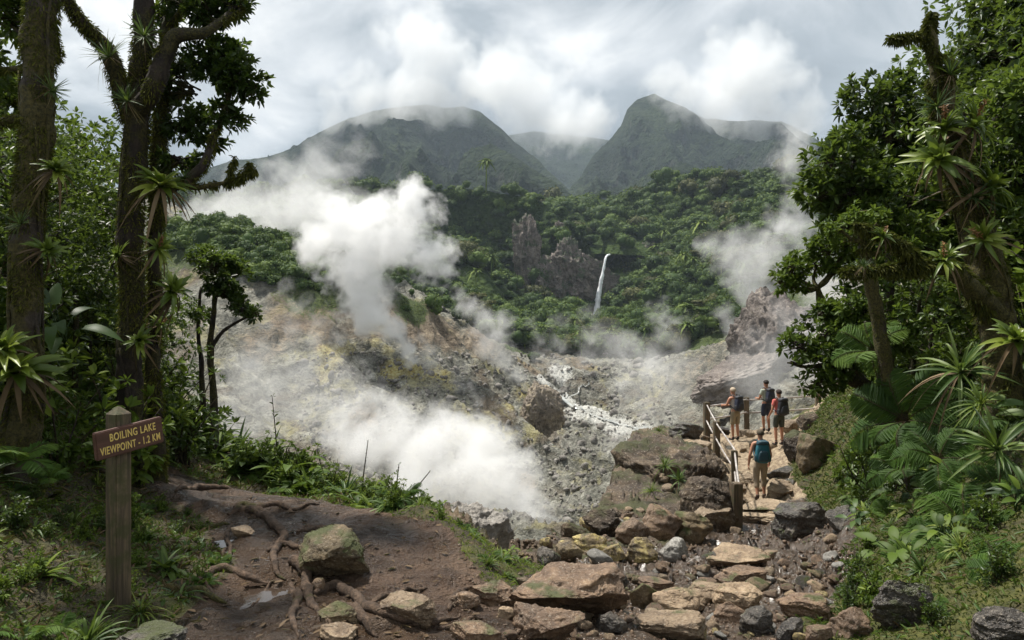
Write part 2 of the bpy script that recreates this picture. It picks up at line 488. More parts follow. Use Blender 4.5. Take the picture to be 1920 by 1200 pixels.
TRAIL = [(0.8, 2), (0.75, 4.3), (1.4, 6), (2.2, 8), (3.2, 10), (4.1, 12.5), (4.9, 15), (5.2, 17), (5.7, 19), (6.4, 21), (7.4, 23), (8.2, 25), (9.6, 26.4)]
def near_full(x, y):
    """(height, what it is: 0 forest soil, 1 mud, 2 rocky trail, 3 rock of the lookout and gully lip)"""
    z, s = near_base(x, y)
    p = P3(x, y)
    dm = poly_dist(x, y, MUD + [MUD[0]]) * np.where(in_poly(x, y, MUD), -1, 1) + 0.22 * fbm(p, 1.6, 3, 9)
    dt = poly_dist(x, y, TRAIL) + 0.45 * fbm(p, 1.1, 3, 21)
    wid = 0.75 + 0.65 * sstep(y, 3, 9) + 0.5 * sstep(y, 19, 24)
    mud = sstep(dm, 0.15, -0.15)
    tr = sstep(dt, wid + 0.25, wid - 0.15)
    left = np.asarray(x, float) < np.interp(np.asarray(y, float), [t[1] for t in TRAIL], [t[0] for t in TRAIL])
    rock = np.where(left & (np.asarray(y, float) > 6.3) & (np.asarray(x, float) > -0.6), 1.0, 0.0)
    # mud: foot prints, ruts, clods
    fp = fbm(p, 2.6, 3, 31) * 0.07 + fbm(p, 6.0, 4, 33, 0.6, ridged=True) * 0.035
    z = z + mud * fp
    # broken rock
    rk = fbm(p, 0.9, 4, 41, ridged=True)
    st = fbm(p, 2.3, 4, 47, ridged=True)
    lump = 0.20 * rk + 0.10 * st
    zr = z + lump * 0.75
    q = 0.17
    stepped = np.floor(zr / q + 0.5 * fbm(p, 0.6, 2, 43)) * q
    fr = (zr / q) - np.floor(zr / q)
    zr = np.where(True, zr * 0.45 + 0.55 * (stepped + q * sstep(fr, 0.7, 1.0)), zr)
    wr = np.clip(np.maximum(tr * sstep(y, 4.0, 6.5), rock * sstep(dt, -1, 0.4) * 1.0), 0, 1) * (1 - mud)
    z = z * (1 - wr) + wr * (zr - 0.05)
    soil = np.clip(1 - mud - wr, 0, 1)
    z = z + soil * (0.10 * fbm(p, 1.1, 4, 51) + 0.05 * fbm(p, 4.0, 3, 53))
    kind = np.where(mud > 0.5, 1, np.where((tr > 0.5) & (~(mud > 0.5)), 2, np.where(rock > 0.5, 3, 0)))
    return z + EYE, kind, s
ys = np.concatenate([np.linspace(0.6, 3.0, 40)[:-1], 3.0 * (34 / 3.0) ** np.linspace(0, 1, 430)])
xs = np.concatenate([np.linspace(-16, -5, 80)[:-1], np.linspace(-5, 6.5, 330)[:-1], np.linspace(6.5, 17, 140)])
GX, GY = np.meshgrid(xs, ys)
GZ, GK, GS = near_full(GX, GY)
# sideways roughness so that steep faces are not smooth curtains
NV = P3(GX, GY, GZ)
j = 0.5 * sstep(GS, -0.2, 1.2)
amp = np.where(GK >= 2, 0.16, 0.05)[..., None]
NV = NV + amp * np.stack([fbm(NV, 1.7, 4, 61), fbm(NV, 1.7, 4, 65), 0 * GX], -1) * sstep(GY, 4, 9)[..., None]
FQ = grid_faces(*GX.shape)
def nzi(A, x, y):
    """bilinear value of a near-grid array at x, y"""
    x = np.clip(np.asarray(x, float), xs[0], xs[-1] - 1e-6); y = np.clip(np.asarray(y, float), ys[0], ys[-1] - 1e-6)
    i = np.clip(np.searchsorted(ys, y) - 1, 0, len(ys) - 2); k = np.clip(np.searchsorted(xs, x) - 1, 0, len(xs) - 2)
    a = (y - ys[i]) / (ys[i + 1] - ys[i]); b = (x - xs[k]) / (xs[k + 1] - xs[k])
    return A[i, k] * (1 - a) * (1 - b) + A[i + 1, k] * a * (1 - b) + A[i, k + 1] * (1 - a) * b + A[i + 1, k + 1] * a * b
def gz(x, y): return nzi(GZ, x, y)
def gs(x, y): return nzi(GS, x, y)
def gk(x, y):
    i = np.clip(np.searchsorted(ys, y), 0, len(ys) - 1); k = np.clip(np.searchsorted(xs, x), 0, len(xs) - 1)
    return GK[i, k]
def ground_at(px, py, d0=2.5, d1=33):
    """where the line of sight through a point of the photograph meets the near ground"""
    d = d0 * (d1 / d0) ** np.linspace(0, 1, 900)
    x = d * (px - 960) / F; z = EYE + d * (600 - py) / F
    below = z < gz(x, d)
    i = int(np.argmax(below)) if below.any() else len(d) - 1
    return np.array([x[i], d[i], float(gz(x[i], d[i]))])
fk = np.take_along_axis(GK.ravel()[FQ], np.argsort(GK.ravel()[FQ], axis=1), 1)[:, 1]
def sub_mesh(name, sel, extra=None):
    q = FQ[sel]
    u, inv = np.unique(q, return_inverse=True)
    at = {k: v.ravel()[u] for k, v in (extra or {}).items()}
    return mesh_np(name, NV.reshape(-1, 3)[u], inv.reshape(-1, 4), attrs=at)
dry = np.clip(sstep(GS, -1.1, -0.2) + 0.6 * sstep(fbm(P3(GX, GY), 0.8, 3, 71), 0.1, 0.5), 0, 1)
tag(link('ground', sub_mesh('ground', fk == 0), M['soil']), kind='structure')
tag(link('mud_path', sub_mesh('mud_path', fk == 1, {'dry': dry}), M['mud']), kind='structure')
def mat_trail():
    m, nt = newmat('trail_rock_and_wet_mud')
    p = geo(nt).outputs['Position']
    n1 = noi(nt, p, 1.4, 5, 0.6, 0.3); n2 = noi(nt, p, 8, 6, 0.68); n3 = noi(nt, p, 30, 5, 0.65)
    tan = ramp(nt, n2, [(0.33, (0.10, 0.066, 0.04)), (0.5, (0.245, 0.185, 0.118)), (0.66, (0.40, 0.32, 0.215))])
    mud = ramp(nt, n2, [(0.35, (0.035, 0.026, 0.019)), (0.6, (0.085, 0.06, 0.042))])
    wet = attr(nt, 'wet')
    k = smooth(nt, mth(nt, 'ADD', wet, mth(nt, 'MULTIPLY', mth(nt, 'SUBTRACT', n1, 0.5), 1.6)), 0.4, 0.6)
    c = mix(nt, k, tan, mud)
    c = mix(nt, mth(nt, 'MULTIPLY', smooth(nt, n3, 0.56, 0.7), 0.6), c, (0.05, 0.035, 0.024))
    rg = mth(nt, 'SUBTRACT', 0.8, mth(nt, 'MULTIPLY', k, 0.64))
    finish(nt, c, rg, mth(nt, 'ADD', n2, mth(nt, 'MULTIPLY', n3, 0.4)), 0.8, 0.06)
    return m
wet = np.clip(sstep(GY, 7.0, 9.0) * (1 - sstep(GY, 16.5, 18.5)) + 0.85 * (1 - sstep(GY, 7, 9)), 0, 1)
tag(link('trail', sub_mesh('trail', fk == 2, {'wet': wet}), mat_trail()), kind='structure')
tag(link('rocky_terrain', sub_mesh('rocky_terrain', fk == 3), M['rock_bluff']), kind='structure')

# ------------------------------------------------------------------ the crater
CR = [(600, 900, 40), (300, 1000, 30), (760, 1010, 26), (820, 965, 25), (880, 940, 27), (930, 985, 27), (960, 1045, 24), (1010, 1120, 22), (880, 1060, 20),
 (850, 1160, 45), (950, 1160, 48), (1050, 1130, 52), (750, 1160, 45), (600, 1060, 58), (700, 1000, 70), (850, 1010, 72), (940, 1040, 66), (450, 1000, 60), (1100, 1060, 62), (1000, 1000, 84), (1050, 960, 98), (1000, 905, 104), (1080, 900, 106), (1160, 890, 104), (1180, 1000, 70), (1250, 1000, 70),
 (900, 870, 106), (700, 840, 100), (850, 830, 110), (950, 850, 110), (1100, 850, 118), (600, 770, 108), (480, 780, 98), (700, 755, 114), (800, 740, 122), (900, 775, 118),
 (740, 692, 131), (640, 645, 130), (560, 610, 132), (565, 545, 140), (480, 505, 146), (430, 465, 150), (700, 572, 148), (770, 580, 153), (850, 622, 156), (920, 645, 160), (970, 668, 163), (1010, 694, 165),
 (900, 710, 143), (960, 740, 138), (1060, 765, 144), (1100, 722, 176), (1140, 693, 210), (1200, 790, 130), (1260, 850, 112), (1180, 730, 175),
 (1300, 690, 168), (1345, 655, 178), (1290, 760, 130), (1350, 745, 118), (1400, 640, 165), (1500, 620, 150), (1650, 600, 130), (1500, 780, 90), (1800, 560, 140), (2100, 500, 150),
 (1100, 655, 240), (1110, 606, 372), (1200, 645, 265), (1300, 632, 225), (1000, 645, 262), (940, 612, 290), (1200, 610, 340), (850, 560, 330), (1400, 590, 260), (600, 520, 280), (430, 440, 270), (1000, 590, 360),
 (250, 480, 150), (0, 440, 160), (-250, 470, 140), (-500, 520, 110), (200, 700, 90), (-200, 700, 80), (-300, 1000, 40), (1800, 700, 75), (2400, 560, 110), (1600, 900, 55)]
tps_cr = TPS([tuple(W(a, b, c)) for a, b, c in CR], 2e-3)
def crater_z(x, y):
    z = tps_cr(x, y)
    p = P3(x, y)
    far = sstep(y, 14, 60)
    wx = x + 6 * fbm(p, 0.03, 3, 81)
    fa, fb = 0.72, -0.69
    al = (wx * fa + y * fb) * 0.3; ac = wx * -fb + y * fa
    r1 = fbm(P3(ac, al), 0.04, 5, 83, 0.55, ridged=True)
    r2 = fbm(P3(ac, al), 0.2, 5, 87, 0.6, ridged=True)
    r3 = fbm(p, 0.75, 4, 93, 0.6, ridged=True)
    return z + far * 7.5 * (r1 - 0.30) + (0.35 + far * 1.7) * r2 + (0.16 + 0.34 * far) * r3
cyv = 15.0 * (400 / 15.0) ** np.linspace(0, 1, 560)
cu = np.linspace(-1.0, 1.0, 800)
cu = np.sign(cu) * (0.55 * np.abs(cu) + 0.75 * np.abs(cu) ** 3)
CU, CYY = np.meshgrid(cu, cyv)
CXX = CU * (CYY + 12)
CZZ = crater_z(CXX, CYY)
CV = P3(CXX, CYY, CZZ)
CV = CV + np.stack([fbm(CV, 0.35, 4, 97), fbm(CV, 0.35, 4, 101), 0 * CXX], -1) * (0.8 * sstep(CYY, 30, 90))[..., None]
def blobmask(pts, P):
    m = np.zeros(P.shape[:-1])
    for px, py, rp, s in pts:
        d = 1.0
        # the pixel spot is turned into a spot on the slope itself
        c = crater_hit(px, py)
        r = rp * c[1] / F
        dd = np.linalg.norm((P - c) * np.array([1, 0.55, 0.8]), axis=-1)
        m = np.maximum(m, s * sstep(dd / r, 1.25, 0.25))
    return m
def crater_hit(px, py, d0=16, d1=390):
    d = d0 * (d1 / d0) ** np.linspace(0, 1, 1500)
    x = d * (px - 960) / F; z = EYE + d * (600 - py) / F
    b = z < crater_z(x, d)
    i = int(np.argmax(b)) if b.any() else len(d) - 1
    return np.array([x[i], d[i], z[i]])
SULF = [(738, 692, 42, 1.0), (775, 690, 34, 1.0), (815, 702, 42, 1.0), (845, 720, 30, .7), (985, 745, 34, 1.0), (960, 760, 24, .8), (622, 660, 36, .9), (615, 690, 36, .8), (610, 710, 30, .7), (650, 650, 30, .6), (730, 655, 24, .7), (700, 640, 26, .5), (880, 822, 20, .7), (860, 800, 22, .6), (1050, 800, 24, .5), (1080, 890, 26, .5), (1045, 880, 22, .5), (480, 610, 30, .3), (900, 690, 34, .35)]
BRN = [(560, 590, 90, .8), (610, 640, 50, .6), (680, 780, 55, .7), (770, 605, 90, .9), (830, 625, 70, .9), (900, 640, 60, .8), (1000, 690, 50, .9), (1090, 690, 60, .7), (500, 640, 80, .6), (985, 905, 30, .8), (1370, 680, 110, .5), (1290, 700, 80, .5), (880, 930, 60, .35)]
VEG = [(590, 520, 70, .9), (770, 575, 55, .8), (960, 655, 40, 1.0), (430, 440, 110, .9), (940, 610, 110, 1.0), (1000, 640, 80, 1.0), (1100, 640, 130, 1.0), (1200, 640, 100, .9), (1320, 640, 70, .9), (1110, 606, 120, 1.0), (1200, 610, 120, 1.), (850, 565, 150, 1.0), (600, 520, 110, .8), (1000, 590, 120, 1.0), (1400, 590, 140, 1.0), (430, 430, 200, 1.0)]
WHT = [(1085, 765, 40, .9), (1120, 780, 40, .9), (1160, 795, 50, .9), (1060, 742, 40, .8), (1050, 700, 40, .8), (1020, 712, 30, .8), (1200, 815, 50, .8), (720, 720, 60, .5), (1180, 870, 70, .5), (640, 700, 60, .4)]
def mat_crater():
    m, nt = newmat('crater_rock')
    p = geo(nt).outputs['Position']
    n1 = noi(nt, p, 0.05, 6, 0.62, 0.4); n2 = noi(nt, p, 0.4, 6, 0.68, 0.3); n3 = noi(nt, p, 2.4, 5, 0.68)
    st = nd(nt, 'ShaderNodeMapping', {'Vector': p, 'Rotation': (0.2, 0.5, 0.3), 'Scale': (1, 0.35, 2.5)}).outputs[0]
    n4 = noi(nt, st, 0.25, 6, 0.65, 0.8)
    v = mth(nt, 'ADD', mth(nt, 'MULTIPLY', n2, 0.4), mth(nt, 'ADD', mth(nt, 'MULTIPLY', n3, 0.3), mth(nt, 'MULTIPLY', n4, 0.3)))
    c = ramp(nt, v, [(0.40, (0.030, 0.029, 0.023)), (0.47, (0.105, 0.104, 0.084)), (0.54, (0.235, 0.23, 0.19)), (0.63, (0.45, 0.44, 0.375))])
    pale = smooth(nt, n1, 0.45, 0.68)
    c = mix(nt, mth(nt, 'MULTIPLY', pale, 0.25), c, (0.42, 0.41, 0.37))
    c = mix(nt, mth(nt, 'MULTIPLY', smooth(nt, noi(nt, st, 0.09, 5, 0.65, 0.6), 0.50, 0.66), 0.55), c, (0.15, 0.105, 0.065))
    c = mix(nt, mth(nt, 'MULTIPLY', smooth(nt, noi(nt, p, 0.12, 6, 0.7, 0.5), 0.53, 0.68), 0.6), c, (0.44, 0.40, 0.19))
    def msk(name, lo, hi):
        return smooth(nt, mth(nt, 'ADD', attr(nt, name), mth(nt, 'MULTIPLY', mth(nt, 'SUBTRACT', mth(nt, 'ADD', mth(nt, 'MULTIPLY', n2, 0.6), mth(nt, 'MULTIPLY', n3, 0.4)), 0.5), 2.2)), lo, hi)
    b = ramp(nt, v, [(0.38, (0.045, 0.03, 0.02)), (0.5, (0.17, 0.115, 0.07)), (0.62, (0.34, 0.24, 0.14))])
    c = mix(nt, mth(nt, 'MULTIPLY', msk('brn', 0.35, 0.85), 0.62), c, b)
    c = mix(nt, mth(nt, 'MULTIPLY', msk('wht', 0.45, 0.9), 0.75), c, (0.66, 0.66, 0.62))
    y = ramp(nt, n3, [(0.35, (0.36, 0.22, 0.03)), (0.5, (0.50, 0.42, 0.13)), (0.65, (0.60, 0.57, 0.33))])
    c = mix(nt, mth(nt, 'MULTIPLY', msk('sul', 0.25, 1.35), 0.95), c, y)
    g = ramp(nt, n3, [(0.35, (0.018, 0.03, 0.008)), (0.5, (0.05, 0.075, 0.018)), (0.65, (0.10, 0.125, 0.03))])
    c = mix(nt, msk('veg', 0.4, 0.65), c, g)
    h = mth(nt, 'ADD', mth(nt, 'MULTIPLY', n2, 1.0), mth(nt, 'ADD', mth(nt, 'MULTIPLY', n3, 0.5), mth(nt, 'MULTIPLY', n4, 0.8)))
    finish(nt, c, 0.88, h, 0.9, 1.3, 0.3)
    return m
M['crater'] = mat_crater()
tag(link('crater_terrain', mesh_np('crater_terrain', CV, grid_faces(*CXX.shape), attrs={'sul': blobmask(SULF, CV), 'brn': blobmask(BRN, CV), 'veg': blobmask(VEG, CV), 'wht': blobmask(WHT, CV)}), M['crater']), kind='structure')

# ------------------------------------------------------------------ hills and mountains
def mat_forest_slope(name, dark, mid, light, s, bumpd, rockc=None):
    m, nt = newmat(name)
    p = geo(nt).outputs['Position']
    n1 = noi(nt, p, s, 6, 0.6, 0.2); n2 = noi(nt, p, s * 7, 6, 0.7); n3 = noi(nt, p, s * 30, 4, 0.65)
    v = mth(nt, 'ADD', mth(nt, 'MULTIPLY', n1, 0.45), mth(nt, 'ADD', mth(nt, 'MULTIPLY', n2, 0.35), mth(nt, 'MULTIPLY', n3, 0.2)))
    c = ramp(nt, v, [(0.38, dark), (0.5, mid), (0.62, light)])
    if rockc:
        k = smooth(nt, mth(nt, 'ADD', mth(nt, 'MULTIPLY', n2, 0.5), mth(nt, 'MULTIPLY', mth(nt, 'SUBTRACT', 1.0, upz(nt)), 0.42)), 0.56, 0.66)
        c = mix(nt, mth(nt, 'MULTIPLY', k, 0.45), c, rockc)
    vo = nd(nt, 'ShaderNodeTexVoronoi', {'Vector': p, 'Scale': s * 22}).outputs['Distance']
    finish(nt, c, 0.95, mth(nt, 'ADD', mth(nt, 'MULTIPLY', n2, 1.4), mth(nt, 'SUBTRACT', mth(nt, 'MULTIPLY', n3, 0.5), mth(nt, 'MULTIPLY', vo, 0.6))), 1.0, bumpd, 0.15)
    return m
M['forest_near'] = mat_forest_slope('forest_slope_green', (0.012, 0.024, 0.006), (0.03, 0.055, 0.013), (0.07, 0.105, 0.025), 0.02, 4.0)
M['forest_far'] = mat_forest_slope('mountain_forest', (0.006, 0.015, 0.007), (0.017, 0.034, 0.013), (0.050, 0.076, 0.026), 0.006, 30.0, (0.10, 0.10, 0.085))
def hill(name, crest, foot, mat, nu=260, nvv=120, back=1.0, prof=1.0, amp=0.0, sc_=0.01, seed=0, gully=0.0, gs_=0.01, label=None):
    """a hill between a crest line and a foot line, both (photo x, photo y, distance), with a far side behind the crest"""
    c = np.array([W(*p) for p in crest]); f = np.array([W(*p) for p in foot])
    def res(p, n):
        s = np.concatenate([[0], np.cumsum(np.linalg.norm(np.diff(p, axis=0), axis=1))])
        t = np.linspace(0, s[-1], n)
        return np.stack([np.interp(t, s, p[:, k]) for k in range(3)], 1)
    c, f = res(c, nu), res(f, nu)
    t = np.linspace(0, 1, nvv)
    zt = 1 - (1 - t) ** prof if prof > 1 else t
    front = f[None] + (c - f)[None] * t[:, None, None]
    front[..., 2] = f[None, :, 2] + (c - f)[None, :, 2] * (t ** (1 / prof))[:, None]
    nb = nvv // 3
    tb = np.linspace(0, 1, nb + 1)[1:]
    bk = c[None].repeat(nb, 0)
    dep = (c[:, 1] - f[:, 1]).mean() * back
    out = nrm(np.stack([c[:, 0], c[:, 1], 0 * c[:, 0]], 1))
    bk = bk + out[None] * (dep * tb)[:, None, None]
    bk[..., 2] -= ((c[:, 2] - f[:, 2]) * 1.0)[None] * (tb ** 0.9)[:, None]
    V = np.concatenate([front, bk])
    w_ = np.concatenate([np.sin(np.pi * np.clip(t, 0, 1)) + 0.06 * t, 0.06 + 0.06 * tb])[:, None]
    if gully:
        g = fbm(np.stack([V[..., 0] * gs_ + 0.3 * V[..., 2] * gs_, V[..., 1] * gs_ * 0.35, V[..., 2] * gs_ * 0.15], -1), 1.0, 4, seed + 50, 0.5, ridged=True)
        g = g - 0.85
        V[..., 2] += gully * g * w_ * 1.1
        V[..., 1] -= gully * g * w_ * 1.1
    if amp:
        n = fbm(V, sc_, 6, seed, 0.55, ridged=True)
        n2 = fbm(V, sc_ * 1.3, 5, seed + 9, 0.55)
        V[..., 2] += amp * n * (0.15 + 0.85 * w_)
        V[..., 1] -= amp * n2 * w_ * 1.5
    o = link(name, mesh_np(name, V, grid_faces(*V.shape[:2])), mat)
    tag(o, label, kind='structure')
    return V
B = -30
hill('mountain', [(60, 420, 1700), (200, 370, 1750), (330, 322, 1800), (430, 300, 1850), (500, 290, 1850), (560, 271, 1850), (600, 246, 1850), (650, 224, 1850), (700, 207, 1850), (760, 197, 1880), (800, 193, 1900), (835, 200, 1900), (868, 199, 1880), (900, 209, 1850), (935, 235, 1820), (965, 262, 1780), (1010, 300, 1700), (1060, 345, 1600), (1150, 420, 1500)],
     [(60, 520, 700), (400, 470, 760), (700, 440, 760), (900, 440, 760), (1150, 460, 760)], M['forest_far'], 420, 170, 0.8, 1.05, 20, 0.012, 3, 95, 0.0060)
hill('mountain', [(760, 430, 900), (830, 350, 1050), (868, 300, 1120), (895, 272, 1160), (920, 266, 1180), (950, 284, 1150), (1000, 314, 1100), (1050, 345, 1050), (1110, 400, 950)],
     [(700, 480, 640), (900, 450, 640), (1110, 450, 640)], M['forest_far'], 260, 110, 0.5, 1.1, 15, 0.010, 13, 60, 0.008)
hill('mountain', [(820, 300, 2900), (940, 258, 2900), (1000, 246, 2900), (1060, 252, 2900), (1140, 262, 2900), (1250, 300, 2900)],
     [(820, 470, 1900), (1250, 470, 1900)], M['forest_far'], 200, 90, 0.5, 1.0, 30, 0.005, 23, 70, 0.004)
hill('mountain', [(1020, 400, 1450), (1085, 335, 1600), (1112, 292, 1700), (1142, 262, 1760), (1164, 235, 1800), (1176, 204, 1830), (1196, 184, 1850), (1228, 176, 1860), (1248, 188, 1860), (1285, 200, 1860), (1325, 216, 1860), (1372, 222, 1860), (1420, 226, 1860), (1466, 226, 1850), (1510, 248, 1840), (1550, 270, 1820), (1620, 310, 1800), (1760, 360, 1700), (1950, 420, 1600)],
     [(1020, 470, 760), (1300, 430, 740), (1600, 440, 740), (1950, 500, 700)], M['forest_far'], 420, 170, 0.8, 1.05, 20, 0.012, 33, 95, 0.0060)
LEFTW = hill('forest_hill', [(-250, 380, 520), (100, 350, 520), (380, 362, 500), (520, 352, 490), (640, 346, 480), (740, 345, 470), (800, 348, 460), (850, 346, 452), (900, 350, 445), (950, 360, 436), (1000, 372, 428), (1050, 400, 420), (1090, 428, 412), (1116, 476, 402)],
     [(-250, 620, 250), (300, 560, 262), (560, 560, 270), (700, 585, 275), (840, 600, 285), (930, 615, 305), (1000, 628, 345), (1060, 625, 372), (1105, 612, 392)], M['forest_near'], 360, 150, 0.5, 1.7, 7, 0.02, 43, 30, 0.013)
RIGHTW = hill('forest_hill', [(1126, 476, 404), (1136, 440, 430), (1150, 400, 480), (1172, 380, 500), (1200, 356, 500), (1232, 334, 495), (1290, 323, 480), (1340, 326, 470), (1400, 330, 460), (1470, 322, 450), (1540, 318, 440), (1700, 330, 420), (2100, 350, 400), (2400, 380, 380)],
     [(1128, 612, 388), (1160, 600, 372), (1200, 590, 350), (1260, 590, 320), (1330, 590, 300), (1420, 580, 280), (1550, 580, 250), (1800, 600, 220), (2400, 620, 180)], M['forest_near'], 340, 150, 0.5, 1.5, 7, 0.02, 53, 28, 0.013)
BACKW = hill('forest_hill', [(900, 395, 660), (1000, 396, 640), (1060, 385, 620), (1120, 378, 610), (1180, 368, 610), (1260, 350, 620), (1350, 340, 640)],
     [(900, 500, 430), (1060, 478, 420), (1122, 476, 415), (1200, 480, 420), (1350, 500, 430)], M['forest_near'], 160, 80, 0.5, 1.3, 6, 0.02, 63, 8, 0.02)
base = np.array([[-3500, 100, 0], [3500, 100, 0], [3500, 4100, 0], [-3500, 4100, 0]], float)
base[:, 2] = EYE - 42
tag(link('valley_terrain', mesh_np('valley_terrain', base, [[0, 1, 2, 3]]), M['forest_near']), kind='structure')
# ------------------------------------------------------------------ boulders and stones
_ico = {}
def ico(sub):
    if sub not in _ico:
        bm = bmesh.new()
        bmesh.ops.create_icosphere(bm, subdivisions=sub, radius=1.0)
        bm.verts.ensure_lookup_table()
        _ico[sub] = (np.array([v.co for v in bm.verts]), np.array([[v.index for v in f.verts] for f in bm.faces]))
        bm.free()
    return _ico[sub]
def rock_mesh(name, dims, seed, sub=5, cuts=14, rough=0.10, smooth=True, fs=1.6, flat_top=0.0, under=False, strata=0.0):
    V, T = ico(sub)
    V = V.copy()
    r = np.random.default_rng(seed)
    V *= (1 + 0.22 * fbm(V, 0.9, 3, seed))[:, None]
    pl = nrm(r.normal(size=(cuts, 3)))
    if flat_top:
        pl[0] = nrm(np.array([0.10 * r.normal(), 0.10 * r.normal(), 1.0]))
        pl[1] = nrm(np.array([0.10 * r.normal(), 0.10 * r.normal(), -1.0]))
    of = r.uniform(0.44, 0.84, cuts)
    if under:
        pl[2] = nrm(np.array([0.12, -0.74, -0.66])); of[2] = 0.10
        pl[3] = nrm(np.array([-0.1, -0.25, 1.0])); of[3] = 0.36
    if flat_top:
        of[0] = 0.45
    for n, o in zip(pl, of):
        d = V @ n - o - 0.05 * fbm(V, 2.2, 4, seed + 7)
        V = V - np.maximum(d, 0)[:, None] * n * 0.93
    N = nrm(V)
    V = V + N * (rough * 0.8 * fbm(V, fs * 1.6, 6, seed + 3, 0.6, ridged=True) + rough * 0.45 * fbm(V, fs * 6, 4, seed + 5, 0.65, ridged=True))[:, None]
    if strata:
        q_ = V @ nrm(np.array([.18, .1, 1.0])) * strata + 0.8 * fbm(V, 1.1, 3, seed + 11)
        fr_ = q_ - np.floor(q_)
        sgn = np.floor(q_) * 12.9898
        V = V + N * ((0.055 * (sstep(fr_, 0, .18) - fr_) + 0.05 * (np.sin(sgn * 43.7) ) * sstep(fr_, 0, .12) * sstep(1 - fr_, 0, .12)) * (1 - N[:, 2] ** 2))[:, None]
    mn, mxx = V.min(0), V.max(0)
    V = (V - (mn + mxx) / 2) / (mxx - mn) * np.asarray(dims)
    return mesh_np(name, V, tris=T, smooth=smooth)
def rock_at(px, py, w, h, mat, label, seed, name='boulder', cat='rock', group=None, sub=5, dep=0.8, rz=None, flat=0.0, tilt=(0, 0), d=None, lift=0.0, cuts=14, rough=0.10, under=False):
    g = ground_at(px, min(py + h * 0.38, 1290))
    dd = (g[1] if d is None else d)
    ww, hh = w * dd / F, h * dd / F
    dp = ww * dep
    dc = dd + dp * 0.32
    hh = hh * 1.12
    p = W(px, py, dc); p[2] += lift - hh * 0.02
    o = link(name, rock_mesh(name, (ww * 1.05, dp, hh), seed, sub, cuts, rough, flat_top=flat, under=under, strata=(3.0 if w > 60 else 0)), M[mat], loc=p)
    o.rotation_euler = (tilt[0], tilt[1], rz if rz is not None else 0.0)
    return tag(o, label, cat, group)
